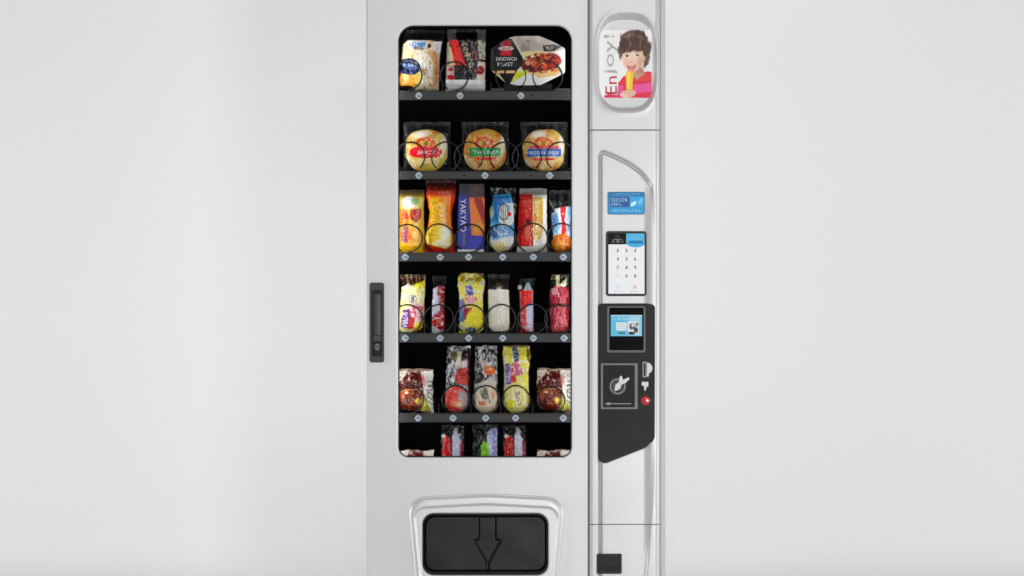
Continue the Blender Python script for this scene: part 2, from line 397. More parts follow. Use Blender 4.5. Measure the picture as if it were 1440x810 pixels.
for (rt, rb, mk, hl, cl, dv) in ROWS:
    xa, xb = x0i+.0135, x1i-.0135
    zt_, zb_ = float(Z(rt, YR)), float(Z(rb, YR))
    sh = link('shelf', boxes_mesh([(xa, xb, YR+.0075, .66, zt_-.004, zt_-.001), (xa, xb, .655, .66, zt_-.001, zt_+.03)]), M['tray'], VM)
    # rail: shallow C profile
    pr = [(YR+.007, zt_+.0016), (YR+.001, zt_+.0016), (YR, zt_-.0006), (YR+.0016, zt_-.003), (YR+.0016, zb_+.003), (YR, zb_+.0012), (YR+.001, zb_), (YR+.007, zb_)]
    V = [(x, y, z) for x in (xa, xb) for (y, z) in pr]; n = len(pr)
    F = [(i, (i+1) % n, n+(i+1) % n, n+i) for i in range(n)]+[tuple(range(n))[::-1], tuple(range(n, 2*n))]
    link('price_rail', mesh_from(V, [f[::-1] for f in F], False), M['rail'], sh)
    for mx_ in mk:
        cy = (rt+rb)/2
        o = plate('price_marker', roundpoly([(mx_-5.6, cy), (mx_-1.6, cy-4.6), (mx_+1.6, cy-4.6), (mx_+5.6, cy), (mx_+1.6, cy+4.6), (mx_-1.6, cy+4.6)], 1.6, 3), [], YR-.0022, .0036, M['marker'], sh, .0006, 1)
        link('marker_print', boxes_mesh([(float(X(mx_-2.4)), float(X(mx_-.4)), YR-.0026, YR-.0023, float(Z(cy+1.6)), float(Z(cy-1.4))), (float(X(mx_+.3)), float(X(mx_+2.2)), YR-.0026, YR-.0023, float(Z(cy+1.6)), float(Z(cy-1.4)))]), M['markerdot'], sh)
    for hx in hl:
        plate('rail_hole', [(hx+1.6*cos(a), (rt+rb)/2+1.6*sin(a)) for a in np.linspace(0, 2*pi, 10)[:-1]], [], YR+.0006, .0008, M['deep'], sh, .0001, 0)
    for (cx, cy, r, sg) in cl: coil(cx, cy, r, sh, sg)
    if rt < 130:
        for a_, b_ in ((690, 708.5), (781, 802)): pbox('tray_floor_bit', a_, b_, 124.4, 127.9, .046, .06, M['rail'], sh)  # grey blocks standing in for the paler bits of tray floor
    for dx in dv:
        link('lane_divider', boxes_mesh([(float(X(dx, .07))-.0006, float(X(dx, .07))+.0006, .07, .64, zt_-.001, zt_+.03)]), M['tray'], sh)

# ---------------------------------------------------------------- delivery hatch
OUT = roundpoly([(571.5, 699), (683.5, 693.5), (795.5, 699), (784, 838), (585, 838)], [26, 160, 26, 14, 14], 14)
INN = roundpoly([(582.5, 714.5), (683.5, 709), (785.5, 714.5), (776, 826), (593, 826)], [15, 160, 15, 8, 8], 12)
OPN = rrect(594, 722, 771, 808.5, 16)
def hatch_y(px, py):
    do = sdpoly(px, py, OUT); di = sdpoly(px, py, INN); dp = sdpoly(px, py, OPN)
    y = -.015*np.sqrt(np.clip(1-(1-np.clip(-do/13., 0, 1))**2.2, 0, 1))
    y = y+.0075*sstep(2.2, -1.8, di)
    y = y+.006*sstep(1.6, -.6, dp)
    return y
# ring-shaped height field: outer edge, crest, inner step and lip
nA = 360; nR = 46
oc = np.array([683.5, 766.])
def radial(poly, ang):
    """distance from oc to the polygon along each angle"""
    P = np.array(poly); res = np.zeros(len(ang))
    for i, a in enumerate(ang):
        d = np.array([cos(a), sin(a)]); best = 0
        A = P-oc; B = np.roll(P, -1, 0)-oc; E = B-A
        den = d[0]*E[:, 1]-d[1]*E[:, 0]; den[np.abs(den) < 1e-9] = 1e-9
        t = (A[:, 0]*E[:, 1]-A[:, 1]*E[:, 0])/den; s_ = (A[:, 0]*d[1]-A[:, 1]*d[0])/den
        ok = (s_ >= -1e-6) & (s_ <= 1+1e-6) & (t > 0)
        res[i] = t[ok].max() if ok.any() else 0
    return res
ang = np.linspace(0, 2*pi, nA+1)
ro = radial(OUT, ang); ri = radial(OPN, ang)
tt = np.linspace(0, 1, nR)[:, None]
rad_ = ro*(1-tt)+ri*tt
hx_ = oc[0]+rad_*np.cos(ang); hy_ = oc[1]+rad_*np.sin(ang)
yy = hatch_y(hx_, hy_)
P = np.stack([X(hx_), yy, Z(hy_)], -1)
P = np.concatenate([P[:1]+np.array([0, .004, 0]), P, P[-1:]+np.array([0, .014, 0])], 0)
bez = link('hatch_bezel', grid_mesh(P[:, ::-1].copy()), M['silver_bezel'], VM)
tun = [(594.5, 722.5), (770.5, 722.5), (770.5, 808), (594.5, 808)]
# bin tunnel behind the opening
ot = rrect(592.8, 720.8, 772.2, 809.7, 17)
Ptun = np.array([[(X(q[0]), yv, Z(q[1])) for q in ot+ot[:1]] for yv in (-.002, .012, .06)])
link('hatch_tunnel', grid_mesh(Ptun), M['gasket'], bez)
link('bin_floor', boxes_mesh([(x0i+.02, x1i-.02, .061, .45, float(Z(812)), float(Z(812))+.004), (x0i+.02, x1i-.02, .44, .45, float(Z(812))+.004, float(Z(722)))]), M['black'], VM)
AR = [(675, 727), (696, 727), (696, 758), (705.5, 759.5), (686.8, 792), (686.8, 803), (683.6, 803), (683.6, 792), (665.5, 759.5), (675, 758)]
ARo = [(673.8, 726), (697.2, 726), (697.2, 758.5), (705, 759.5), (687.6, 791), (687.6, 804), (683.6, 804), (683.6, 791), (666.2, 759.5), (673.8, 758.5)]
def flap_y(px, py):
    d = sdpoly(px, py, ARo); e = sdpoly(px, py, rrect(597, 725.5, 768, 803.5, 14))
    g_ = np.exp(-(np.abs(d+.2)/1.0)**2.5)*.0032
    return .004+g_-.0015*sstep(0., -2., d)+.006*sstep(-2.5, .8, e)+.0035*((py-765)/40.)**2*0+.0012*vn(px*.03, py*.05, 4)
fl = hfield('hatch_flap', 593.6, 771.4, 721.6, 808.9, .5, flap_y, M['flap'], bez, yback=.017)
# trim the flap's square corners with the black liner ring of the opening
plate('flap_seal', rrect(592.9, 720.9, 772.1, 809.6, 17), [rrect(596.5, 724.8, 768.5, 805.2, 14)], .0015, .010, M['gasket'], bez, .0012, 2)

# ---------------------------------------------------------------- door handle
hd = plate('door_handle', rrect(519.8, 397.5, 540.2, 509.8, 3.5), [rrect(523, 408, 537, 501, 2)], -.007, .010, M['handle'], VM, .0018, 3)
plate('handle_recess', rrect(521.5, 404, 538.5, 505, 2), [], -.0012, .004, M['deep'], hd, .0003, 1)
hfield('grip', 524.6, 536.2, 412, 471.5, .5, lambda px, py: -.0028-.0034*np.sqrt(np.clip(1-((px-530.4)/6.2)**2, 0, 1))*sstep(410.5, 415, py), M['handle2'], hd, yback=-.001)
plate('grip_band', rrect(524.8, 472.5, 536, 480, 1), [], -.0065, .006, M['handle2'], hd, .0008, 2)
plate('lock', [(530.5+5*cos(a), 488+6.2*sin(a)) for a in np.linspace(0, 2*pi, 25)[:-1]], [], -.0062, .006, M['handle'], hd, .0012, 2)
plate('key_slot', rrect(528.2, 484, 532.8, 492, 1.6), [rrect(529.4, 485.6, 531.6, 490.4, .8)], -.0068, .001, M['frame'], hd, .0003, 1)

# ---------------------------------------------------------------- payment column
REC = roundpoly([(843.5, 212), (862, 219), (884, 230), (902, 243), (915, 260), (922, 320), (925, 430), (924, 600), (916, 720), (901, 880), (843.5, 880)], [5, 60, 60, 60, 30, 100, 100, 100, 100, 1, 1], 8)
def edge_prof(px):
    q = np.clip((px-920)/9, 0, 1); r = .022*(1-np.sqrt(np.clip(1-q*q, 0, 1)))
    l = .004*sstep(833, 829, px)
    return r+l
def col_y(px, py):
    base = -.020+edge_prof(px)
    d = sdpoly(px, py, REC)
    # crisp left and top step, softer and shallower to the right and below
    wl = 1-.80*sstep(905, 918, px)*sstep(236, 300, py)
    wl = wl*(1-.75*sstep(898, 914, px)*sstep(262, 236, py))
    dep = .0050*wl
    ch = np.exp(-(np.abs(d)/2.0)**3)*.0115*wl*(1-.6*sstep(258, 290, py)*sstep(880, 905, px))*np.clip(1.15-sstep(905, 916, px), 0, 1)
    return base+dep*sstep(2.2, -3.2, d)+ch
ELO = lambda px, py, a, b, cy, n: ((np.abs((px-881)/a)**n+np.abs((py-cy)/b)**n)**(1/n)-1)*a
def top_y(px, py):
    base = -.020+edge_prof(px)
    do = ELO(px, py, 43.5, 71.5, 88, 3.0); di = ELO(px, py, 38.5, 60, 90, 3.2)
    rim = -.0014*np.exp(-((do+1.)/3.)**2)
    t = np.clip(-do/np.maximum(-do+di, 1e-3), 0, 1); t = np.where(di < 0, 1., t)
    t = np.clip(t*1.15, 0, 1); bowl = .021*(t*t*(3-2*t))*(do < 0)
    return base+rim+bowl
top = hfield('display_cover', 829, 928.4, TOP+1, 182.2, .85, top_y, M['silver_plastic'], VM, yback=.018)
mid = hfield('payment_panel', 829, 928.4, 183.8, 736.6, .95, col_y, M['silver_plastic'], VM, yback=.018)
low = hfield('lower_panel', 829, 928.4, 738.0, BOT-16, .95, col_y, M['silver_plastic'], VM, yback=.018)
link('column_backing', boxes_mesh([(float(X(827.9)), float(X(929.6)), .0186, .0228, float(Z(BOT-17)), float(Z(TOP+2)))]), M['frame'], VM)

# poster in the display
def poster(p):
    p.mix(np.ones_like(p.x), (248, 248, 247))
    # striped jacket
    J = [(868, 137.5), (870, 116), (876, 108), (886, 104), (898, 104), (910, 100), (917, 101), (917, 137.5)]
    p.poly(J, (232, 38, 70), .8, k=.5)
    p.poly([(868, 137.5), (869, 122), (876, 118), (877, 131)], (240, 90, 160), 1.5)
    p.poly([(890, 119), (916, 116), (917, 129), (892, 131)], (244, 84, 160), 1.8)
    p.poly([(893, 107), (910, 103), (917, 106), (917, 113), (895, 115)], (236, 60, 60), 1.5)
    p.poly([(850, 134), (858, 131.5), (870, 134), (870, 137.5), (850, 137.5)], (226, 50, 100), 1.)
    # neck, ponytail, hair behind
    p.poly([(887, 96), (903, 94), (907, 104), (896, 112), (889, 107)], (206, 156, 128), 2.2); p.poly([(893, 97), (904, 95), (905, 102), (896, 103)], (172, 118, 94), 3, op=.7)
    p.poly([(904, 60), (912, 58), (916, 66), (914, 78), (912, 90), (907, 96), (904, 88)], (104, 78, 62), 2.5, k=1.2); p.ell(912, 66, 4, 7, (74, 52, 42), 20, 3)
    p.poly([(871, 62), (874, 50), (882, 43.5), (894, 41.5), (905, 44), (911, 52), (911, 66), (908, 78), (880, 76), (873, 82), (870, 76)], (84, 62, 50), 2.4, k=1.2)
    p.poly([(869, 66), (874, 62), (875, 76), (873, 85), (870, 80)], (126, 98, 78), 2., k=1.)
    # face
    p.poly(roundpoly([(876, 70), (905, 68), (905, 84), (902, 94), (893, 101), (885, 101), (878, 93), (875, 82)], 9), (242, 206, 182), 2.4, k=.4)
    p.ell(881.5, 88, 5, 5, (250, 186, 168), 0, 5, op=.75); p.ell(900, 88, 3.6, 9, (214, 160, 132), 6, 5, op=.75); p.ell(890, 100, 7, 2.6, (216, 160, 134), 0, 3, op=.7); p.ell(888, 78, 8, 4, (252, 224, 204), 0, 6, op=.6)
    p.ell(906, 82, 1.8, 4, (226, 174, 148), 0, 1.4)
    # fringe, combed to one side
    p.poly([(873, 78), (871, 60), (878, 48), (896, 44), (909, 54), (909, 78), (905, 76), (904, 70), (898, 72), (893, 70.5), (887, 73), (881, 71.5), (876, 75)], (70, 44, 34), 2.2, k=1.4)
    hair = [(872, 44), (906, 42), (911, 72), (872, 76)]
    p.blot((148, 112, 86), .13, .53, .16, 3, .65, region=hair, ax=3.4, ay=.7); p.blot((40, 24, 20), .16, .56, .12, 8, .6, region=hair, ax=3.2, ay=.6)
    p.ell(884, 50, 8, 2.4, (150, 122, 100), -18, 3, op=.7); p.ell(900, 52, 6, 2, (134, 106, 86), 18, 3, op=.6); p.ell(892, 68, 12, 3, (92, 46, 32), 0, 4, op=.6)
    # eyes, nose, mouth
    for ex, ey in ((882, 78.6), (896.5, 77.6)):
        p.ell(ex, ey, 2.4, 1.3, (232, 220, 214), 0, 1.2); p.ell(ex+.1, ey, 1.5, 1.3, (58, 40, 36), 0, 1.); p.line([(ex-2.7, ey-.6), (ex, ey-1.7), (ex+2.7, ey-.7)], .8, (70, 48, 40), .8); p.line([(ex-3.2, ey-3.6), (ex, ey-4.6), (ex+3, ey-3.8)], .8, (120, 86, 66), .5)
    p.ell(888.3, 86.2, 1.9, 1., (216, 152, 128), 0, 1.6, op=.8); p.line([(889.6, 80), (890, 85)], .9, (224, 176, 150), .5)
    p.poly(roundpoly([(881.5, 91.2), (888, 92.4), (895, 90.2), (893.6, 95), (888.5, 98), (883, 95.6)], 2), (168, 62, 66), 1.4, k=.2); p.poly([(883.5, 92), (888, 93), (893.2, 91.6), (892, 93.6), (885, 94)], (246, 232, 224), 1.); p.ell(887.5, 97.4, 4, 3, (240, 128, 152), 0, 1.8)
    # ice lolly and hands
    p.poly([(880, 103), (882, 99.5), (889, 99.5), (891, 103), (889.5, 126), (881, 126)], (250, 208, 40), .9)
    p.poly([(883, 101), (885.5, 101), (885, 124), (883, 124)], (255, 232, 120), 1.)
    p.ell(884, 131.5, 11, 5.5, (238, 190, 160), -8, 1.2); p.ell(878, 134, 6, 3.4, (246, 206, 178), 12, 1.)
    for i in range(4): p.line([(879+i*3, 128.5), (880+i*3, 133)], .5, (200, 140, 115), .7)
    p.mix((1-np.clip(.5-sdpoly(p.x, p.y, rrect(843.2, 41.2, 916.8, 137.4, 1))/1., 0, 1)), (240, 240, 240))
    p.line([(844, 41.3), (916, 41.3)], .8, (190, 190, 188), .8)
    return p
PO = rrect(843, 40.4, 916.6, 137.6, 1)
po = hfield('poster', 843, 916.8, 40.4, 137.8, .42, .0002, M['poster'], top, yback=.0013, paint=poster)
lettering('En', 859.5, 119.5, 25, 16, .0002, M['redp'], po, 90)
lettering('joy!', 858.5, 76.5, 56, 20, .0002, M['lgrey'], po, 90)

# blue instruction card
def card(p):
    p.mix(np.ones_like(p.x), (38, 150, 210)); p.rect(854, 269, 907, 276.5, (24, 118, 180), 1.2)
    p.rect(857.5, 277, 885.5, 291, (16, 84, 150), .6); p.rect(886, 277, 905, 291, (44, 170, 226), 1.2)
    p.ell(890.5, 286.5, 5, 2.6, (222, 244, 252), -38, .8); p.line([(887, 290.5), (893, 283)], .6, (160, 214, 240))
    p.ell(901, 283, 2.6, 4.6, (110, 206, 244), 25, .9, op=.9)
    p.scrib(859, 279, 883, 283.2, (176, 214, 240), 9, 11, .7); p.scrib(859, 285.4, 874, 289, (176, 214, 240), 6, 12, .7)
    p.scrib(860, 294.4, 901, 297.4, (150, 220, 248), 14, 14, .6); p.scrib(862, 272, 900, 274, (110, 180, 225), 14, 15, .45)
    return p
def plate_print(name, x0, x1, y0, y1, r, yf, t, fn, m, parent, step=.4):
    """a rounded plate whose flat face carries the print: the body plus the printed face"""
    o = plate(name, rrect(x0, y0, x1, y1, r), [], yf, t, M['deep'], parent, min(.0006, t*.3), 2)
    f = hfield('printed_face', x0+1, x1-1, y0+1, y1-1, step, yf-.0003, m, o, paint=fn)
    return o
plate('instruction_card_backing', rrect(854.4, 269.6, 907, 301.6, 3), [], -.0162, .002, mat('card_blue', (22, 104, 160), .35, bump=.02), mid, .0005, 2).name = 'instruction_card'
hfield('card_print', 855.6, 905.8, 270.8, 300.4, .35, -.0165, M['poster'], mid, paint=card)

# keypad touch screen
def keypad(p):
    p.mix(np.ones_like(p.x), (247, 248, 250)); p.ell(894, 339, 15, 9, (74, 178, 230), 0, .8); p.rect(880, 327, 908, 341, (96, 190, 236), .6)
    p.rect(884, 338.5, 904, 342.5, (30, 110, 170), 1.2, op=.8)
    p.rect(854, 327, 880.5, 343.5, (16, 16, 18), .6)
    p.scrib(860, 336.5, 877, 340.5, (190, 190, 194), 6, 21, .7); p.scrib(864, 331.5, 872, 333.4, (130, 130, 134), 4, 22, .5)
    for yy_ in (358, 370, 382): p.line([(860, yy_), (903, yy_)], .35, (226, 230, 234))
    p.line([(856, 399.5), (906, 399.5)], .5, (214, 218, 224)); p.line([(881, 400), (881, 412)], .4, (220, 224, 230))
    p.scrib(866, 401.5, 874, 406.5, (160, 200, 220), 2, 25, .6, op=.7); p.scrib(863, 409, 877, 410.8, (190, 205, 214), 6, 26, .4)
    p.ell(892.5, 403.5, 2.4, 2.4, (232, 190, 180), 0, .8); p.scrib(886, 409, 899, 410.8, (214, 196, 194), 5, 27, .4)
    return p
kp = plate('keypad', rrect(852.2, 325, 909.4, 416.4, 4), [], -.0195, .008, M['flap'], mid, .001, 3)
kf = hfield('touch_screen', 855.6, 906.2, 328.4, 413, .4, -.0199, M['screen'], kp, paint=keypad)
for r_, row in enumerate(('123', '456', '789', '*0#')):
    for c_, ch in enumerate(row):
        hh = 4.6 if ch != '*' else 3
        lettering(ch, 868.8+12.2*c_, 352.2+12*r_, 2.9 if ch != '1' else 1.6, hh, -.0201, M['digit'], kp, name='digit', bold=.025)

# black payment bezel
PB = roundpoly([(841.6, 427.6), (921.4, 427.6), (921, 619), (906, 629.5), (850, 651.5), (841.8, 646)], [6, 6, 12, 20, 8, 8], 8)
PBr = roundpoly([(840.6, 426.6), (922.4, 426.6), (922, 619.6), (907, 630.8), (850, 653), (840.8, 647)], [7, 7, 13, 20, 9, 9], 8)
plate('bezel_rim', PBr, [], -.0175, .006, M['handle2'], mid, .001, 2)
bz = plate('payment_bezel', PB, [], -.0215, .009, M['plastic'], mid, .0014, 3)
# bill display
plate('display_frame', rrect(853.8, 430.6, 908, 496, 3), [rrect(857, 432.8, 905.2, 492.6, 2)], -.0235, .003, mat('dark_grey_frame', (84, 84, 84), .35, spec=.5, bump=.1), mid, .0007, 2)
plate('display_glass', rrect(856.6, 432.4, 905.6, 493, 2), [], -.0222, .002, mat('black_gloss', (4, 4, 5), .12, spec=.25, bump=.01), mid, .0003, 1)
def lcd(p):
    p.mix(np.ones_like(p.x), (104, 192, 226)); p.rect(885, 442, 903, 473, (176, 220, 236), 8, op=.7)
    p.rect(859, 443, 902.4, 444.6, (190, 220, 232), .6)
    p.scrib(862.5, 447, 899, 449.6, (212, 238, 246), 13, 31, .55)
    p.rect(866.5, 453.5, 881, 464.5, (234, 240, 242), .8); p.rect(882.5, 451.5, 898, 470, (226, 232, 234), 1.)
    for yy_ in (456.2, 459, 461.6): p.line([(868.5, yy_), (879.5, yy_)], .5, (120, 140, 150), .8)
    p.ell(888.5, 459, 3.6, 4.6, (92, 96, 100), 15, .9); p.ell(894, 464, 3, 4, (70, 74, 80), -10, .9); p.ell(889.5, 457.5, 1.6, 2, (235, 236, 236), 0, .7)
    p.ell(888, 468.5, 4.6, 2, (50, 52, 56), 0, .9); p.ell(895.5, 456, 2, 3, (130, 136, 140), 10, .9)
    p.rect(869, 467, 879, 469.4, (70, 96, 110), .6, op=.8)
    return p
hfield('bill_display', 858.8, 902.8, 442.8, 472.6, .35, -.0227, M['screen'], mid, paint=lcd)
# card reader
rd = plate('card_reader', rrect(845, 510.8, 897, 575.8, 1.5), [rrect(848.2, 513.8, 892.6, 572.6, 1)], -.0245, .004, mat('dark_reader_frame', (104, 104, 104), .4, .4, bump=.1), mid, .0009, 2)
plate('reader_face', rrect(847.5, 513.2, 893.4, 573.2, 1), [], -.0226, .002, mat('reader_black', (14, 14, 15), .4, spec=.2, bump=.1), rd, .0003, 1)
plate('reader_window', rrect(852.5, 519, 888.5, 563, 1.5), [rrect(854, 520.5, 887, 561.5, 1)], -.0232, .001, M['plastic'], rd, .0003, 1)
def disc_plate(name, cx, cy, r1, r0, yf, t, m, parent, n=40, a0=0, a1=360):
    if a1-a0 >= 360:
        return plate(name, [(cx+r1*cos(a), cy+r1*sin(a)) for a in np.linspace(0, 2*pi, n+1)[:-1]], [[(cx+r0*cos(a), cy+r0*sin(a)) for a in np.linspace(0, 2*pi, n+1)[:-1]]] if r0 else [], yf, t, m, parent, .0002, 1)
    A = np.linspace(R(a0), R(a1), n)
    return plate(name, [(cx+r1*cos(a), cy+r1*sin(a)) for a in A]+[(cx+r0*cos(a), cy+r0*sin(a)) for a in A[::-1]], [], yf, t, m, parent, .0002, 1)
disc_plate('icon_ring', 868.8, 543.5, 11.5, 8.6, -.0231, .0008, mat('icon_grey', (118, 118, 118), .4, bump=.02), rd)
disc_plate('icon_ring', 868.8, 543.5, 6.6, 5.2, -.0231, .0008, mat('icon_grey_2', (96, 96, 96), .4, bump=.02), rd)
plate('hand_icon', roundpoly([(864, 551), (865.5, 541), (870, 538), (872, 529), (874.8, 528.5), (876, 534.5), (884.5, 530.5), (885.5, 533), (879.5, 539), (874, 541), (872.5, 546.5), (868, 549)], 1.3, 3), [], -.0236, .0008, M['white'], rd, .0002, 1)
plate('slider_line', rrect(851, 567.2, 888, 568.6, .6), [], -.0232, .0008, M['greyp'], rd, .0002, 1)
plate('slider_line', rrect(853, 566, 859, 569.8, 1.4), [], -.0236, .0008, M['greyp'], rd, .0002, 1)
# coin slot, arrow symbol, button
plate('coin_slot', rrect(903.6, 508.6, 909.6, 531, 1.6), [rrect(905.4, 511, 907.8, 528.6, .8)], -.0228, .002, M['greyp'], mid, .0004, 1)
plate('coin_symbol', [(910+7.6*cos(a), 518+8*sin(a)) for a in np.linspace(-pi/2, pi/2, 16)], [], -.0226, .0016, M['white'], mid, .0003, 1)
plate('coin_symbol', rrect(909.6, 524, 912.6, 529.6, .6), [], -.0224, .0014, M['white'], mid, .0003, 1)
plate('return_symbol', roundpoly([(902.6, 537), (912, 537), (912, 543.4), (909.6, 544.2), (908, 549.6), (906.4, 549.6), (905.6, 543), (902.6, 542)], .8, 3), [], -.0226, .0016, M['white'], mid, .0003, 1)
disc_plate('button_ring', 907.8, 563.2, 9.4, 6.4, -.0240, .004, M['deep'], mid)
cx, cy = 907.8, 563.2; V = []; F = []; n = 28
for rr_, yo in ((6.3, -.021), (6.3, -.0262), (5.6, -.0274), (3.5, -.0282), (.01, -.0284)): V += [(float(X(cx+rr_*cos(2*pi*k/n))), yo, float(Z(cy+rr_*sin(2*pi*k/n)))) for k in range(n)]
for i in range(4):
    for k in range(n): F.append((i*n+k, (i+1)*n+k, (i+1)*n+(k+1) % n, i*n+(k+1) % n))
link('return_button', mesh_from(V, F, True, 50), M['red'], mid)
# coin return cup
cc = plate('coin_return', rrect(839, 779, 874.6, 807.4, 2), [rrect(842, 782, 871.6, 803.4, 1)], -.0215, .008, M['flap'], low, .001, 2)
hfield('coin_flap', 841.6, 872, 781.6, 803.8, .6, lambda px, py: -.0165-.0022*sstep(783, 790, py)-.001*np.exp(-((py-797)/.8)**2), M['plastic'], cc, yback=-.014)

for q in (top, mid, low): q.location.y += .013      # the column stands only a little proud of the door

# ---------------------------------------------------------------- products
YP = .100
def interp_outline(ol, py):
    a = np.array(ol, float); return np.interp(py, a[:, 0], a[:, 1]), np.interp(py, a[:, 0], a[:, 2])

def crease(p, px, py, seed, wr):
    """crinkled film: thin whitish and dark crease lines blended into the wrapper colour"""
    p.punch()
    n1 = np.abs(fbm(px*.16+py*.05, py*.10, seed+21, 3)-.5); n2 = np.abs(fbm(px*.13, py*.2-px*.06, seed+31, 3)-.5)
    m = (1-sstep(.0, .022, n1))*.30*wr*sstep(.35, .6, vn(px*.06, py*.06, seed+2)); a0 = p.a.copy()
    p.c = p.c*(1-m[..., None])+235*m[..., None]
    m = (1-sstep(.0, .026, n2))*.42*wr*sstep(.35, .6, vn(px*.05, py*.07, seed+12))
    p.c = p.c*(1-m[..., None])+np.array((24, 18, 18))*m[..., None]; p.a = a0
    return p

class Pack:
    """a filled pouch or carton standing on the tray. ol: rows of (py, left, right)"""
    def __init__(s, name, label, cat, ol, T, paint, m='film', seed=1, wr=1., seal=(6, 4), group=None, boxy=False, y=YP, step=.5, bulges=(), sagk=1.):
        s.ol = ol; s.T = T; s.y = y; s.seed = seed; s.wr = wr; s.seal = seal; s.boxy = boxy; s.bulges = bulges
        t, b = ol[0][0], ol[-1][0]; s.t, s.b = t, b
        wmax = max(r-l for _, l, r in ol); nu = max(10, int(wmax/step)); nv = max(10, int((b-t)/step))
        vv = np.linspace(t, b, nv+1); L, Rr = interp_outline(ol, vv)
        # uneven, slightly torn-looking side edges
        if not boxy:
            L = L+(vn(vv*.22, vv*0, seed)-.5)*1.5*wr; Rr = Rr+(vn(vv*.2, vv*0+3, seed+2)-.5)*1.5*wr
        s.vv, s.L, s.R = vv, L, Rr
        u = np.linspace(0, 1, nu+1)
        px = L[:, None]*(1-u)+Rr[:, None]*u; py = np.repeat(vv[:, None], nu+1, 1)
        if not boxy: 
            py = py+(vn(px*.15, px*0, seed+4)-.5)*2.2*wr*(1-sstep(0, 14, py-t))
        yf = s.surf(px, py)
        P = np.stack([X(px, y), yf, Z(py, y)], -1)
        pt = paint(Paint(px, py)); pt = crease(pt, px, py, seed, wr) if not boxy else pt.punch()
        cols = pt.out()
        me = grid_mesh(P, cols)
        cx = .5*(L[-1]+Rr[-1]); base = Vector((float(X(cx, y)), y, float(Z(b, y))))
        k = 4
        ri = sorted(set(list(range(0, nv+1, k))+[nv])); ci = sorted(set(list(range(0, nu+1, k))+[nu]))
        Pb = P[np.ix_(ri, ci)].copy(); Pb[..., 1] = 2*y-Pb[..., 1]; cb = cols[np.ix_(ri, ci)]
        s.root = empty(name, base)
        tag(s.root, label, cat, group)
        for q in (P, Pb): q -= np.array(base)
        me = grid_mesh(P, cols); mb = grid_mesh(Pb[:, ::-1].copy(), cb[:, ::-1].copy())
        s.o = bpy.data.objects.new('wrapper_front' if not boxy else 'carton_front', me); C.objects.link(s.o); me.materials.append(M[m]); s.o.parent = s.root
        o2 = bpy.data.objects.new('wrapper_back' if not boxy else 'carton_back', mb); C.objects.link(o2); mb.materials.append(M[m]); o2.parent = s.root
    def surf(s, px, py):
        L = np.interp(py, s.vv, s.L); Rr = np.interp(py, s.vv, s.R); W = np.maximum(Rr-L, 1)
        u = np.clip((px-L)/W, 0, 1); e = np.abs(2*u-1)
        dt = py-s.t; db = s.b-py
        if s.boxy:
            pr = np.clip(np.minimum(u, 1-u)*W/1.2, 0, 1)**.5*np.clip(np.minimum(dt, db)/1.2, 0, 1)**.5
            return s.y-s.T/2*pr-.0006*(vn(px*.08, py*.05, s.seed)-.5)
        h = np.sqrt(np.clip(1-e**2.6, 0, 1))
        vt = sstep(0, 1, np.clip((dt-s.seal[0]*.5)/(s.seal[0]*2.2), 0, 1)); vb = np.clip((db-s.seal[1]*.3)/(s.seal[1]*2.2), 0, 1)**.6
        pr = h*vt*vb
        y = s.y-s.T/2*pr
        # wrinkles: broad dents, sharp folds running in from the seals, fine crinkle
        w1 = np.abs(fbm(px*.11, py*.055, s.seed, 3)-.5)
        w2 = np.abs(vn(px*.42+py*.06, py*.05, s.seed+9)-.5)*(1-sstep(4, 26, dt))+np.abs(vn(px*.4-py*.05, py*.06, s.seed+5)-.5)*(1-sstep(2, 16, db))
        w3 = np.abs(fbm(px*.30+py*.12, py*.22-px*.1, s.seed+3, 2)-.5)
        y = y+s.wr*(.0085*w1+.0055*w2+.0038*w3)*np.clip(h*1.6, 0, 1)*np.clip(vt+.25, 0, 1)
        y = y+.0005*np.sin(py*4.2)*(1-sstep(s.seal[0]*.7, s.seal[0], dt))
        for (bx, by, rx, ry, hh) in s.bulges:
            q = 1-((px-bx)/rx)**2-((py-by)/ry)**2; y = y-hh*np.sqrt(np.clip(q, 0, 1))
        return y
    def text(s, t, cx, cy, wpx, hpx, m, rot=0):
        o = lettering(t, cx, cy, wpx, hpx, s.surf, M[m], None, rot, 'lettering', s.y)
        co = np.empty(len(o.data.vertices)*3); o.data.vertices.foreach_get('co', co); co = co.reshape(-1, 3)-np.array(s.root.location)
        o.data.vertices.foreach_set('co', co.ravel()); o.parent = s.root; return o

FILM = (52, 52, 54)
def clear(p, a=.3): p.c[:] = FILM; p.a[:] = a; return p
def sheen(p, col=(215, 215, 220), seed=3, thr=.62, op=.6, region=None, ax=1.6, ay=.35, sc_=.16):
    return p.blot(col, sc_, thr, .08, seed, op, .8, region, ax, ay)

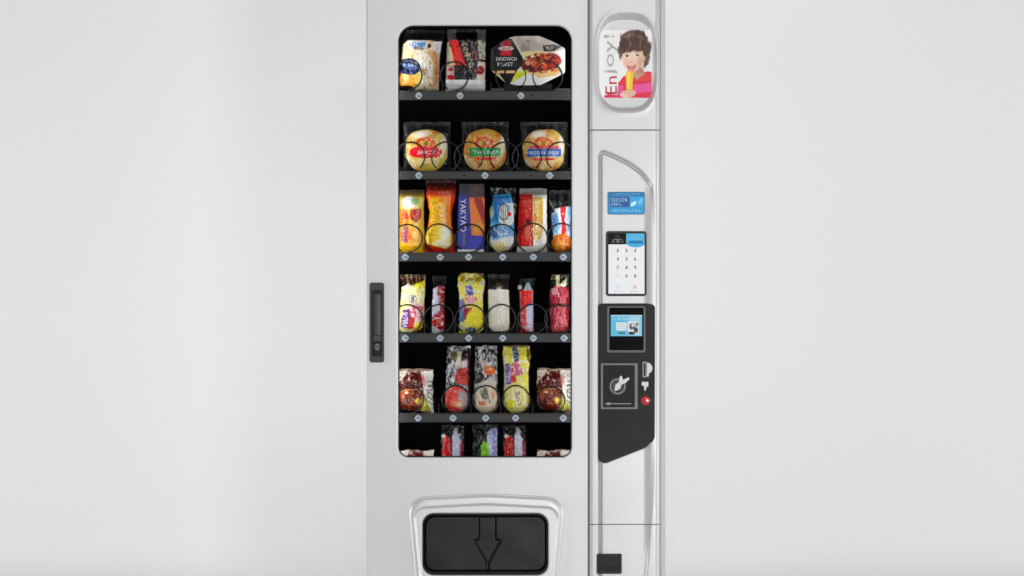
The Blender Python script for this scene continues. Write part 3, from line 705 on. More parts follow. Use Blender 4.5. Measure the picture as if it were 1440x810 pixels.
# ---- row one
def f(p):
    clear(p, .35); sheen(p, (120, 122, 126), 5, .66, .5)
    body = [(567, 62), (574, 57), (604, 57), (621, 60), (618, 90), (617, 127), (566, 127), (564, 96)]
    p.poly(body, (226, 204, 168), 2.)
    p.ell(601, 96, 16, 33, (250, 240, 222), -10, 6); p.ell(592, 76, 18, 12, (240, 212, 168), 10, 5)
    p.ell(612, 92, 5, 26, (216, 172, 140), -6, 4, op=.8); p.ell(605, 112, 8, 14, (206, 168, 120), -20, 5, op=.6)
    p.ell(597, 88, 9, 22, (255, 250, 238), -12, 7, op=.8); p.blot((255, 252, 246), .07, .56, .16, 6, .5, region=body, ax=1.6, ay=.6); p.blot((186, 136, 98), .16, .66, .1, 8, .5, region=body, ax=2, ay=.6); p.poly([(600, 74), (612, 68), (618, 84), (616, 118), (608, 124), (612, 96)], (196, 140, 96), 5, op=.6); p.blot((150, 98, 60), .2, .6, .08, 15, .55, region=[(590, 66), (620, 66), (618, 126), (592, 126)], ax=1.4, ay=.7); p.line([(612, 72), (616, 92), (613, 118)], 1.6, (190, 120, 110), .5); p.line([(585, 78), (600, 73), (611, 78)], 1.2, (196, 146, 104), .5)  # near-white blobs are painted highlights; the browns colour the pastry
    p.poly([(573, 58), (599, 58), (598, 68.5), (574, 69)], (206, 212, 236), .8); p.poly([(588, 60), (599, 59), (598, 66), (589, 67)], (90, 150, 200), 1.2)
    p.scrib(576, 60.5, 590, 65, (96, 104, 160), 5, 41, .8); p.scrib(582, 66.5, 596, 69.5, (70, 70, 80), 5, 42, .9)
    p.poly([(608, 60), (622, 58), (619, 74), (610, 72)], (236, 236, 240), 1.5); p.ell(604, 65, 2.4, 3, (60, 50, 40), 0, 1)
    p.ell(575, 113, 15, 13, (242, 168, 82), 0, 4); p.ell(588, 108, 7, 11, (238, 206, 110), 0, 3, op=.8); p.ell(571, 108, 5, 6, (255, 206, 140), 0, 3, op=.8)
    p.ell(576, 94, 15.5, 11.5, (28, 34, 56), 12, 1.2); p.ell(577, 92, 12, 6.5, (92, 118, 168), 15, 2.5, op=.85); p.scrib(567, 88, 588, 93, (214, 222, 238), 7, 44, .9)
    p.poly([(562, 99), (572, 101), (588, 98), (580, 105), (566, 104)], (30, 44, 112), 1.)
    p.ell(570, 125, 12, 4.5, (44, 30, 34), 0, 1.6)
    return p
k = Pack('snack_bag', 'clear bag with cream pastry and a dark blue oval label, top left of the machine', 'snack bag',
     [(42, 571, 626), (50, 568, 626), (62, 566, 622), (80, 563, 619), (100, 561.5, 618), (128.5, 562, 617)], .046, f, seed=2, wr=.8)
def f(p):
    clear(p, .45); p.poly([(628, 42), (642, 42), (641, 57), (630, 60)], (104, 104, 102), 1.5, .7); p.poly([(671, 42), (683, 42), (683, 60), (672, 60)], (112, 112, 108), 1.5, .7)
    p.rect(642.5, 42, 670.5, 57, (8, 8, 8), 1., .9)
    p.poly([(629, 57), (684, 57), (683, 129), (626, 129)], (36, 14, 16), 1.)
    p.poly([(627, 60), (632.5, 58), (634, 112), (626, 112)], (150, 146, 140), 1.2); p.poly([(632, 66), (637, 66), (642, 92), (632, 94)], (246, 196, 156), 1.)
    p.poly([(632, 57), (643.5, 56), (655, 92), (640, 92)], (228, 52, 50), .8); p.poly([(635, 60), (640, 60), (650, 88), (645, 90)], (244, 92, 80), 2.5, op=.6)
    p.poly([(644, 56), (668, 56), (672, 112), (640, 112), (640, 95), (656, 94)], (12, 10, 12), .8)
    p.poly([(672, 57), (683, 57), (683, 84), (673, 84)], (196, 192, 178), 1.5); p.blot((98, 96, 84), .3, .55, .08, 4, .8, region=[(671, 57), (683, 57), (683, 90), (671, 90)])
    p.poly([(665, 72), (671, 70), (673, 84), (668, 86)], (110, 28, 50), 1.2)
    p.poly([(672, 86), (683, 88), (682, 113), (670, 113)], (236, 214, 208), 1.5); p.ell(675, 99, 5.5, 6.5, (150, 16, 34), 30, 1.5)
    p.rect(629, 94, 639, 113, (214, 186, 188), 1.2); p.ell(634, 109, 5, 3.6, (196, 30, 44), 10, 1.2); p.ell(634, 98, 3.5, 2.6, (190, 60, 76), 0, 1.2)
    p.rect(626, 112.4, 684, 130, (244, 244, 246), .9); p.blot((206, 210, 224), .1, .55, .1, 5, .6, region=[(626, 114), (684, 114), (684, 130), (626, 130)])
    return p
k = Pack('snack_bag', 'white and black bag with a slanted red stripe, between pastry bag and sandwich tray', 'snack bag',
     [(41, 629, 684), (60, 628.5, 683.5), (100, 627, 683), (128.5, 626, 682.5)], .036, f, seed=4, wr=.6)
for i, ch in enumerate('PRIME'):
    k.text(ch, 653.5+i*2.3, 63+i*7.2, 7.6, 5.8, 'tan', -16 if i < 9 else 0)

# sandwich tray: octagonal black tray with a printed lid
TR = roundpoly([(690.3, 69.5), (711, 55.5), (724, 51.5), (758, 51), (777, 59), (794.5, 68.5), (794.5, 103), (760, 120), (727, 120.5), (711, 117), (690.3, 99.5)], 4, 5)
def f(p):
    p.c[:] = (236, 232, 226)
    p.poly([(716, 48), (790, 48), (800, 70), (770, 78), (740, 86)], (178, 168, 158), 6); p.poly([(732, 72), (772, 74), (768, 86), (738, 88)], (232, 214, 160), 5)
    p.blot((120, 108, 104), .16, .58, .1, 4, .5, region=[(728, 54), (752, 54), (748, 72), (732, 74)])
    p.poly([(774, 76), (796, 68), (796, 104), (786, 108)], (238, 236, 232), 3)
    p.poly([(735, 96), (788, 96), (784, 106), (752, 111), (738, 106)], (232, 182, 120), 2); p.poly([(740, 100), (782, 99), (770, 106), (744, 106)], (246, 214, 160), 3, op=.7)
    # filled roll
    p.ell(761, 90, 27.5, 11, (110, 34, 24), -8, 1.5, n=2.3, k=.8); p.ell(772, 86, 16, 10.5, (128, 36, 26), -10, 2, k=.8)
    R_ = [(733, 84), (750, 76), (775, 74), (790, 86), (788, 100), (760, 104), (734, 98)]
    p.blot((196, 84, 52), .22, .52, .1, 7, .9, region=R_); p.blot((60, 18, 16), .3, .6, .08, 9, .8, region=R_); p.blot((226, 150, 120), .26, .68, .05, 12, .8, region=R_)
    for (a, b, r1, r2, c) in ((742, 89, 4, 3.2, (222, 150, 138)), (753, 92, 4.5, 4, (206, 96, 66)), (768, 82, 4, 3, (196, 100, 60)), (779, 88, 5, 4.5, (176, 52, 46)), (762, 88, 3, 2.4, (206, 170, 110)), (773, 93, 4, 2.2, (170, 50, 36))): p.ell(a, b, r1, r2, c, 20, 1.2, k=.6)
    p.line([(738, 80), (752, 77), (770, 75.5), (782, 80)], 1., (196, 110, 70), .6)
    p.poly([(724, 101), (741, 99), (742, 112), (718, 117)], (220, 220, 110), 1.5); p.ell(731, 107, 7, 4, (206, 206, 40), -10, 2.5)
    p.poly([(742, 104), (756, 108), (752, 121), (724, 121), (720, 117)], (238, 240, 246), 2)
    # left black panel
    p.poly([(689, 68), (712, 54), (720, 55), (736, 84), (734, 92), (727, 100), (716, 121), (709, 119), (689, 102)], (14, 14, 15), .9)
    p.poly([(690, 70), (694, 68), (696, 100), (690, 100)], (70, 72, 76), 1.5, op=.7)
    p.poly([(691, 100), (700, 101), (712, 118), (706, 117), (691, 104)], (206, 190, 150), 1.5)
    p.rect(698, 99.6, 709, 103.6, (226, 180, 124), .8); p.rect(711.5, 99.6, 724.5, 103.6, (232, 186, 130), .8)
    p.poly([(707, 58), (716, 56), (720, 66), (720, 79), (703, 79), (704, 64)], (166, 24, 44), 1.); p.ell(711.5, 68.6, 11, 3.2, (226, 200, 200), 0, .8); p.scrib(703.5, 67.3, 719.5, 70, (140, 40, 60), 8, 51, .6)
    p.ell(711.5, 75.5, 7, 3, (214, 62, 92), 0, 1.2, op=.8)
    # dark tag top right
    p.poly([(763, 64.5), (779, 63), (790, 66), (779, 72), (765, 73)], (22, 20, 22), .9); p.scrib(767, 66, 778, 70, (190, 186, 180), 4, 52, .8)
    return p
tb = Vector((float(X(742.5, YP)), YP, float(Z(128.5, YP))))
tray = empty('sandwich_tray', tb); tag(tray, 'wide octagonal tray of filled sandwich with a black printed panel, top right shelf', 'sandwich tray')
nA = 96; PA = np.array(TR); oc = np.array([742.5, 86.]); ang = np.linspace(0, 2*pi, nA*2+1); rt_ = radial(TR, ang); nR = 150
tt = np.linspace(0, 1, nR)[:, None]**.8; tpx = oc[0]+rt_*tt*np.cos(ang); tpy = oc[1]+rt_*tt*np.sin(ang)
yt = YP-.022-.0025*(1-tt**4)+0*tpx+.0008*(vn(tpx*.12, tpy*.12, 3)-.5); cols = f(Paint(tpx, tpy)).punch().out()
ti = np.linspace(0, 1, nR)[:, None]
# square-gridded lid for an even print resolution
npx, npy = np.meshgrid(np.linspace(-1, 1, 230), np.linspace(-1, 1, 170))
def sq2disc(u, v):
    return u*np.sqrt(1-v*v/2), v*np.sqrt(1-u*u/2)
du, dvv = sq2disc(npx, npy); rr_ = np.hypot(du, dvv); th = np.arctan2(dvv, du) % (2*pi)
rb = np.interp(th, ang, rt_); tpx = oc[0]+rb*rr_*np.cos(th); tpy = oc[1]+rb*rr_*np.sin(th)
yt = YP-.022-.0025*(1-rr_**4)+.0008*(vn(tpx*.12, tpy*.12, 3)-.5)
Pt_ = np.stack([X(tpx, YP), yt, Z(tpy, YP)], -1)-np.array(tb)
lid = bpy.data.objects.new('printed_lid', grid_mesh(Pt_, f(Paint(tpx, tpy)).punch().out())); C.objects.link(lid); lid.data.materials.append(M['bun']); lid.parent = tray
rings = []
for (sc1, yv) in ((1.0, YP-.022), (1.012, YP-.0215), (1.012, YP-.018), (.93, YP-.014), (.84, YP+.018), (.01, YP+.019)):
    rings.append([(float(X(oc[0]+r*sc1*cos(a), YP)), yv, float(Z(oc[1]+r*sc1*sin(a), YP))) for a, r in zip(ang, rt_)])
Pr = np.array(rings)-np.array(tb); o = bpy.data.objects.new('tray_shell', grid_mesh(Pr)); C.objects.link(o); o.data.materials.append(M['gasket']); o.parent = tray
o = bpy.data.objects.new('tray_foot', boxes_mesh([(-.075, .075, -.012, .016, 0, .024)])); C.objects.link(o); o.data.materials.append(M['gasket']); o.parent = tray
def tray_text(t, cx, cy, wpx, hpx, m):
    o = lettering(t, cx, cy, wpx, hpx, YP-.0245, M[m], None, 0, 'lettering', YP)
    co = np.empty(len(o.data.vertices)*3); o.data.vertices.foreach_get('co', co); co = co.reshape(-1, 3)-np.array(tb); co[:, 1] -= .0005
    o.data.vertices.foreach_set('co', co.ravel()); o.parent = tray
tray_text('SANDWICH', 712, 83.5, 29, 5.4, 'white'); tray_text('BASKET', 710.5, 91, 22, 5.4, 'white')

# ---- row two: wrapped buns
def burger(cx, band, seed, label):
    cy = 211.5; rx, ry = 29.5, 29.5
    def f(p):
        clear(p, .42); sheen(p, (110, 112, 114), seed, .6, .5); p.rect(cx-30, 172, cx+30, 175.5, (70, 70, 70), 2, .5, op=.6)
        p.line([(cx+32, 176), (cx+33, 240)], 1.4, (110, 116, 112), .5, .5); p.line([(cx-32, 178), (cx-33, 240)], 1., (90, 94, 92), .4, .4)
        return p
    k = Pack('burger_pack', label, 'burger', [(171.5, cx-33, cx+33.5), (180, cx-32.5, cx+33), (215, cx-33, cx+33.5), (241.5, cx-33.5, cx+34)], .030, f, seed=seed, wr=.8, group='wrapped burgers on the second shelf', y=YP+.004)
    def b(p):
        base = {'red': (190, 160, 88), 'green': (196, 142, 82), 'blue': (194, 150, 98)}[band]
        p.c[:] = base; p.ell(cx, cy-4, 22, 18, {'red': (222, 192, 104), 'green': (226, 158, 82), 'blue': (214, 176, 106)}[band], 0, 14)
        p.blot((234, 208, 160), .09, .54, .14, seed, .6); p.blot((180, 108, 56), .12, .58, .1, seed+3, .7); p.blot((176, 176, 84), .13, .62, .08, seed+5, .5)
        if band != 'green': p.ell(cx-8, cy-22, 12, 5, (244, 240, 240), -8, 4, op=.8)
        p.ell(cx+24, cy-6, 4.5, 15, (236, 238, 232), 6, 3, op=.75); p.ell(cx-22, cy+18, 9, 7, (222, 226, 222), 30, 4, op=.4)  # whitish ellipses paint the film's highlights onto the bun
        # little burger drawing
        p.ell(cx-2, cy-10, 12.5, 8.5, (208, 92, 50), 0, 1.5, op=.85, k=.8); p.ell(cx-2, cy-10.5, 8, 5, (214, 166, 84), 0, 1.4); p.ring(cx-7, cy-9, 6, 5.5, 1.6, (196, 40, 36)); p.ring(cx+6, cy-9, 6, 5.5, 1.6, (200, 56, 40))
        p.ell(cx-1, cy-9.5, 3, 2, (120, 110, 30), 0, 1)
        if band == 'red':
            p.ell(cx-1, cy+3, 23, 8, (212, 20, 52), 0, .9, n=2.6); p.ell(cx-1, cy+2, 15, 5, (224, 44, 84), 0, 5, op=.6)
        elif band == 'green':
            p.rect(cx-21.5, cy-3.5, cx+22, cy+8.5, (22, 146, 84), .8); p.poly([(cx-16, cy+10), (cx+18, cy+10), (cx+10, cy+14), (cx-9, cy+14)], (208, 40, 52), .8, op=.9)
        else:
            p.rect(cx-23.5, cy-2, cx+24, cy+9, (40, 104, 178), .8); p.poly([(cx-18, cy+11), (cx+19, cy+11), (cx+12, cy+14.5), (cx-12, cy+14.5)], (206, 42, 46), .8, op=.9); p.ell(cx-10, cy-4, 12, 3, (170, 40, 90), 0, 1.5, op=.6); p.ell(cx+12, cy-4, 10, 3, (170, 40, 90), 0, 1.5, op=.6)
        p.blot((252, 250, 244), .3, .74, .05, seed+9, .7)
        return p
    N = 120; u, v = np.meshgrid(np.linspace(-1, 1, N), np.linspace(-1, 1, N)); du, dv_ = sq2disc(u, v); r = np.hypot(du, dv_); th = np.arctan2(dv_, du)
    q = 2.5; rr_ = 1/(np.abs(np.cos(th))**q+np.abs(np.sin(th))**q)**(1/q)*(1+.02*np.sin(3*th+seed)+.012*np.sin(7*th+seed*2))
    bx = cx+rx*r*rr_*np.cos(th); by = cy+ry*r*rr_*np.sin(th)
    yy_ = YP-.010-.014*np.sqrt(np.clip(1-r**3, 0, 1))+(.003*np.abs(fbm(bx*.16, by*.12, seed)-.5)+.0014*np.abs(vn(bx*.5, by*.3, seed)-.5))*(1-r**6)
    Pm = np.stack([X(bx, YP), yy_, Z(by, YP)], -1)-np.array(k.root.location)
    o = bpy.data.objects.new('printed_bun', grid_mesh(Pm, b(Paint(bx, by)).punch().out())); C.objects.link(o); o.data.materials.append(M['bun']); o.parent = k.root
    fy = lambda px, py: YP-.010-.0142*np.sqrt(np.clip(1-np.clip(np.hypot((px-cx)/rx, (py-cy)/ry), 0, 1)**3, 0, 1))-.0002
    t = {'red': 'SPICY', 'green': 'THE BIG', 'blue': 'BACON & CHEESE'}[band]
    wd = {'red': 24, 'green': 32, 'blue': 41}[band]
    l = lettering(t, cx, cy+(3 if band != 'blue' else 3.5), wd, 4.6, fy, M['white'], None, 0, 'lettering', YP)
    co = np.empty(len(l.data.vertices)*3); l.data.vertices.foreach_get('co', co); co = co.reshape(-1, 3)-np.array(k.root.location); l.data.vertices.foreach_set('co', co.ravel()); l.parent = k.root
burger(600, 'red', 3, 'round burger in clear film with a red oval band, leftmost on the second shelf')
burger(682, 'green', 6, 'round burger in clear film with a green rectangular band')
burger(765, 'blue', 11, 'round burger in clear film with a blue rectangular band')

# ---- row three
def f(p):
    p.c[:] = (222, 182, 84); p.grad(282, 268, (60, 52, 36)); p.poly([(559, 278), (597, 278), (596, 292), (560, 294)], (214, 200, 130), 3, op=.8)  # dark top fade: shade of the shelf above, put into the colour
    p.ell(575, 285, 9, 9, (224, 222, 226), 0, 3); p.ell(584, 283, 6, 5, (120, 156, 104), 0, 3, op=.8)
    p.poly([(562, 296), (568, 293), (576, 305), (574, 316), (562, 318)], (240, 140, 40), 2); p.poly([(567, 295), (571, 297), (575, 307), (566, 309)], (190, 60, 30), 1.2)
    p.poly([(578, 296), (586, 293), (592, 296), (592, 306), (586, 314), (578, 309), (576, 302)], (172, 72, 44), 1.2, k=.6); p.blot((110, 40, 26), .4, .55, .08, 3, .7, region=[(577, 294), (592, 294), (592, 312), (578, 312)])
    p.ell(576, 335, 17, 17, (226, 160, 78), 0, 6); p.ell(570, 330, 6, 10, (196, 110, 90), 0, 3, op=.7); p.line([(570, 316), (571, 342)], 2.2, (140, 92, 124), .8); p.scrib(566, 318, 573, 341, (130, 80, 130), 6, 61, 1, True)
    p.ell(576, 333, 3.6, 4, (240, 120, 60), 0, 1.5); p.ell(584, 330, 4, 5, (236, 196, 110), 0, 2); p.blot((220, 190, 90), .2, .55, .1, 5, .5, region=[(560, 340), (597, 340), (597, 356), (560, 356)])
    p.poly([(558, 340), (578, 344), (597, 340), (597, 356), (558, 356)], (248, 184, 32), 3, op=.85)
    return p
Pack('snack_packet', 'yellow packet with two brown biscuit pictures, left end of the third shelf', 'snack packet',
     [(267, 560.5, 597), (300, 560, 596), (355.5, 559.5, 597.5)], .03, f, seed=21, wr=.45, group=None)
def f(p):
    p.c[:] = (240, 96, 30); p.grad(284, 256, (66, 22, 20)); p.poly([(602, 276), (637, 276), (635, 300), (636, 330), (600, 330), (604, 300)], (250, 140, 34), 3)  # top fade paints the upper shelf's shadow into the print
    p.poly([(605, 280), (617, 279), (617, 340), (602, 338), (605, 305)], (252, 196, 46), 2.5); p.poly([(618, 284), (627, 284), (626, 322), (618, 322)], (250, 180, 90), 2)
    p.scrib(606, 284, 615, 320, (222, 130, 30), 5, 71, 1.4, True, .8); p.scrib(620, 286, 625, 320, (240, 226, 190), 6, 72, .9, True, .8)
    p.ell(617, 335, 19, 18, (252, 214, 84), 0, 3); p.scrib(603, 322, 615, 340, (214, 150, 30), 4, 73, 1.2, True, .7)
    p.ell(626.5, 329, 8.2, 12, (252, 246, 232), 8, 1.6); p.ell(622, 343, 12, 5, (244, 238, 200), 8, 3); p.blot((250, 210, 120), .2, .56, .1, 5, .5, region=[(615, 318), (636, 318), (634, 346), (612, 346)])
    p.poly([(597, 342), (610, 346), (628, 350), (640, 345), (641, 357), (596, 357)], (236, 70, 34), 2)
    p.poly([(634, 276), (641, 276), (640, 330), (636, 330), (633, 300)], (236, 74, 30), 2)
    return p
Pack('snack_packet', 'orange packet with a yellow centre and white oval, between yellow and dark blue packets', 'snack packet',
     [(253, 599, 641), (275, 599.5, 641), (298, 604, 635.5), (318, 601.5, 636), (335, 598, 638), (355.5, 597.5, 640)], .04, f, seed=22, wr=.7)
def f(p):
    p.c[:] = (46, 54, 150); p.grad(284, 260, (26, 26, 34))  # shelf shade painted over the top of the carton
    p.poly([(660, 277), (682, 277), (682, 332), (663, 331), (661, 300)], (234, 128, 50), 1.2); p.poly([(662, 262), (682, 262), (682, 278), (660, 278)], (78, 44, 34), 4, op=.8)
    p.poly([(666, 277), (678, 279), (682, 300), (680, 316), (674, 300), (668, 286)], (150, 34, 26), 2); p.ell(672, 320, 6, 7, (222, 158, 64), 0, 3); p.blot((120, 150, 60), .3, .68, .06, 6, .7, region=[(662, 305), (682, 305), (682, 331), (662, 331)])
    p.poly([(643, 280), (648, 276), (646, 352), (643, 352)], (84, 96, 178), 2, op=.6); p.poly([(662, 333), (682, 333), (682, 350), (656, 350)], (58, 62, 176), 3)
    p.rect(640, 350.8, 684, 357, (236, 238, 242), .8)
    return p
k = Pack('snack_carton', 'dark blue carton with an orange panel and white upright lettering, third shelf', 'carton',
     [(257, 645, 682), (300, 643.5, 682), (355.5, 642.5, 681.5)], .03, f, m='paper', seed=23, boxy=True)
k.text('YAKYAO', 651.5, 303, 46, 8, 'white', -90); k.text('COOKIE', 652.5, 336, 19, 4.5, 'greyp', -90)
def f(p):
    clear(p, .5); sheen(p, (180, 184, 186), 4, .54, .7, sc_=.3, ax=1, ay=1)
    p.poly([(694, 274), (718, 272), (722, 290), (723, 318), (722, 335), (690, 335), (689, 300), (693, 285)], (90, 160, 204), 1.5, k=.7)
    p.poly([(694, 276), (717, 275), (716, 286), (702, 290), (700, 312), (692, 312)], (56, 124, 186), 2); p.ell(691, 299, 3.4, 8, (196, 204, 170), 0, 2)
    p.poly([(702, 291), (712, 286), (722, 286), (723, 312), (718, 318), (702, 312)], (226, 226, 222), 1.2, k=.6)
    for xx in (704.5, 707.5, 710.5, 713.5): p.line([(xx, 289), (xx+.6, 308)], 1.1, (62, 70, 76), .8)
    p.ring(708.5, 298, 7, 11, 1.2, (60, 70, 80), .7); p.ell(716.5, 301, 2.4, 3, (206, 34, 40), 0, 1); p.ell(716, 292, 3, 4, (120, 170, 200), 0, 1.5, op=.7)
    p.ell(705.5, 335, 17.5, 20.5, (244, 244, 240), 0, 1.4); p.poly([(689, 316), (722, 318), (722, 332), (708, 334), (696, 338), (689, 338)], (116, 168, 220), 4, op=.9); p.poly([(690, 318), (700, 318), (700, 334), (690, 336)], (54, 108, 170), 3, op=.8)
    p.blot((236, 242, 248), .2, .58, .1, 6, .7, region=[(689, 316), (722, 316), (722, 345), (689, 345)]); p.poly([(691, 340), (712, 341), (714, 352), (703, 356), (694, 352)], (240, 224, 166), 4)
    m = (np.hypot((p.x-705.5)/18, (p.y-335)/21) > 1.03) & (p.y > 338); p.a[m] = .25; p.c[m] = (40, 40, 44)
    return p
Pack('snack_packet', 'crinkled light blue and white pouch with rounded lower end, beside red packet', 'snack packet',
     [(264, 690, 725), (280, 691, 726), (300, 688, 725), (320, 688.5, 724), (340, 688, 724), (355.5, 690, 722)], .038, f, seed=24, wr=1.2, bulges=[(705.5, 336, 17, 19, .006)])
def f(p):
    p.c[:] = (236, 234, 228); p.rect(725, 264, 772, 274, (132, 130, 126), 3); p.poly([(728, 273), (749, 273), (750, 346), (726, 346), (728, 310)], (196, 38, 36), 1.)
    p.poly([(730, 276), (747, 276), (747, 300), (731, 300)], (206, 60, 52), 4, op=.7); p.scrib(733, 278, 744, 300, (232, 140, 120), 4, 81, .9, True, .6); p.poly([(729, 330), (748, 334), (748, 346), (727, 346)], (212, 28, 30), 2)
    p.poly([(750, 278), (763, 278), (764, 300), (762, 330), (758, 338), (750, 336)], (214, 168, 78), 2.); p.poly([(752, 282), (760, 281), (758, 300), (752, 300)], (236, 206, 130), 3, op=.7); p.ell(755, 328, 6, 9, (236, 196, 130), 0, 3); p.ell(742, 312, 3.4, 4, (86, 26, 30), 0, 1.5); p.ell(742, 328, 4, 12, (238, 180, 140), 0, 3, op=.6)
    p.poly([(764, 280), (768, 280), (768, 320), (763, 326)], (242, 242, 238), 1.2); p.blot((196, 120, 60), .26, .62, .07, 7, .5, region=[(750, 300), (763, 300), (763, 336), (750, 336)])
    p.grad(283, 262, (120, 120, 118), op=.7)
    return p
Pack('snack_packet', 'red and tan packet with white edges and grey top strip, third shelf', 'snack packet',
     [(265, 731, 769), (272, 730.5, 769), (300, 728.5, 769), (355.5, 726.5, 770)], .034, f, seed=25, wr=.5, bulges=[])
def f(p):
    clear(p, .35); sheen(p, (96, 96, 104), 8, .6, .5); p.line([(769, 274), (780, 297)], 1.6, (190, 178, 170), .8, .9); p.line([(801, 270), (800, 292)], 1.2, (140, 140, 150), .6, .8)  # pale lines are film highlights painted on
    p.poly([(775, 301), (786, 292), (806, 290), (806, 334), (797, 336), (778, 336)], (132, 190, 232), 1.5, k=.6)
    p.poly([(780, 294), (798, 291), (797, 312), (800, 334), (782, 336), (788, 316)], (244, 240, 244), 1.2, k=.6); p.poly([(787, 291), (796, 291), (794, 310), (798, 328), (789, 330), (790, 312)], (214, 50, 68), 1.2, k=.6)
    p.blot((246, 232, 240), .35, .6, .06, 4, .8, region=[(776, 300), (806, 300), (806, 334), (778, 334)]); p.poly([(776, 304), (784, 300), (785, 318), (778, 324)], (116, 150, 214), 2, op=.8)
    p.ell(790, 342, 14.5, 13, (222, 120, 44), 0, 1.4); p.ell(788, 345, 9, 7, (240, 160, 84), 0, 5, op=.8); p.blot((168, 78, 34), .3, .62, .06, 5, .7, region=[(778, 334), (804, 334), (804, 354), (778, 354)])
    p.line([(771, 354), (783, 351), (806, 355)], 1.6, (150, 144, 132), .6, .8)
    return p
Pack('snack_packet', 'pouch with red, white and light blue print over an orange round biscuit', 'snack packet',
     [(268, 772, 806), (300, 773, 805), (355.5, 773, 806)], .036, f, seed=26, wr=1.1, bulges=[(790, 341, 14, 13, .006)])

# ---- row four
def f(p):
    clear(p, .55); p.poly([(562, 386), (598, 386), (597, 404), (566, 404)], (70, 44, 36), 3, .8); sheen(p, (190, 170, 140), 6, .52, .7, region=[(560, 385), (598, 385), (598, 406), (560, 406)], sc_=.3)
    B = [(565, 404), (574, 400), (586, 402), (598, 396), (597, 420), (597, 448), (594, 460), (584, 467), (560, 467), (562, 430)]
    p.poly(B, (244, 230, 160), 1.4, k=.6); p.poly([(582, 400), (598, 394), (596, 416), (588, 410)], (238, 222, 60), 2); p.ell(574, 402, 3, 3, (230, 220, 232), 0, 1.5)
    p.blot((252, 246, 220), .16, .55, .1, 4, .7, region=B); p.ring(580.5, 420.5, 5.4, 5.4, 1.3, (96, 116, 186), .7); p.scrib(577, 417, 584, 424, (50, 72, 160), 3, 91, 1.2)
    p.ell(585, 440, 12, 16, (240, 196, 204), 0, 6, op=.8); p.blot((206, 64, 110), .3, .6, .06, 8, .8, region=[(575, 430), (597, 430), (596, 460), (576, 460)])
    p.poly([(566, 436), (576, 434), (580, 456), (572, 462), (564, 460)], (112, 70, 120), 1.5); p.scrib(566, 436, 573, 460, (206, 204, 232), 5, 92, 1.2, True); p.poly([(576, 448), (584, 446), (582, 462), (573, 463)], (186, 62, 50), 2); p.poly([(584, 456), (596, 450), (592, 463), (580, 467)], (238, 206, 60), 2.5)
    return p
Pack('snack_bag', 'cream and yellow bag with pink and blue print, left end of the fourth shelf', 'snack bag',
     [(386, 563, 599), (400, 564, 599), (430, 562, 597), (450, 561, 597), (469.5, 561, 597)], .036, f, seed=31, wr=.9, bulges=[(578, 446, 17, 20, .005)])
def f(p):
    clear(p, .3); sheen(p, (110, 110, 112), 6, .6, .5); B = [(609, 406), (616, 402), (625, 404), (624, 440), (624, 466), (608, 468), (607, 430)]
    p.poly(B, (196, 192, 214), 1.2, k=.5); p.poly([(616, 400), (626, 404), (625, 424), (618, 428), (615, 412)], (140, 22, 46), 1.2, k=.5); p.poly([(608, 446), (616, 440), (625, 434), (625, 462), (618, 466), (607, 456)], (176, 34, 50), 1.4, k=.5)
    p.poly([(618, 424), (625, 424), (625, 440), (617, 440)], (120, 26, 44), 2, op=.8); p.blot((236, 236, 242), .3, .6, .06, 5, .8, region=B); p.blot((210, 76, 88), .2, .62, .08, 9, .6, region=[(608, 440), (625, 440), (625, 464), (608, 464)])
    p.poly([(607, 458), (616, 462), (622, 468), (608, 469)], (216, 222, 230), 1.4); return p
Pack('snack_bar', 'narrow maroon and silver bar standing upright next to the cream yellow bag', 'snack bar',
     [(388, 608, 628), (405, 609, 626), (440, 607, 626), (469.5, 607, 626)], .024, f, seed=32, wr=.9)
def yellowbag(p, ox=0, oy=0):
    clear(p, .6); B = [(643, 392), (650, 384), (668, 384), (678, 390), (682, 396), (681, 410), (679, 432), (682, 448), (680, 462), (672, 469), (645, 469), (646, 430), (645, 404)]
    p.poly(B, (242, 226, 110), 1.4, k=.6); p.poly([(646, 385), (680, 385), (676, 396), (648, 396)], (150, 128, 40), 3, op=.85); p.blot((250, 244, 190), .14, .55, .1, 4, .8, region=B)
    p.ell(679, 398, 3.4, 5, (226, 222, 206), 0, 1.5); p.ell(645, 400, 3, 4, (216, 212, 190), 0, 1.5)
    p.poly([(654, 402), (663, 400), (667, 414), (659, 418)], (150, 150, 196), 1.4); p.scrib(656, 402, 664, 415, (56, 66, 160), 3, 93, 1.4, True)
    p.ell(662, 422, 6, 7, (240, 176, 184), 0, 3); p.blot((226, 90, 130), .3, .62, .06, 6, .8, region=[(654, 414), (672, 414), (670, 434), (654, 434)])
    p.poly([(645, 422), (652, 420), (656, 434), (654, 448), (646, 452)], (140, 134, 182), 1.6); p.poly([(653, 434), (664, 433), (660, 444), (653, 450)], (160, 60, 60), 2); p.poly([(646, 440), (652, 440), (652, 452), (646, 454)], (96, 130, 176), 2)
    p.ell(668, 447, 12, 12, (250, 222, 50), 0, 4); p.ell(650, 459, 5, 6, (248, 240, 190), 0, 3); p.ell(662, 464, 7, 4, (58, 82, 96), 0, 2); p.scrib(656, 461, 667, 466, (200, 214, 230), 4, 94, .8)
    return p
Pack('snack_bag', 'bright yellow bag with pink and purple print, centre left of the fourth shelf', 'snack bag',
     [(384, 647, 679), (390, 644, 682), (404, 643, 682), (415, 645.5, 679.5), (440, 645.5, 681), (469.5, 645, 681)], .038, yellowbag, seed=33, wr=.9, bulges=[(662, 448, 18, 19, .005)])
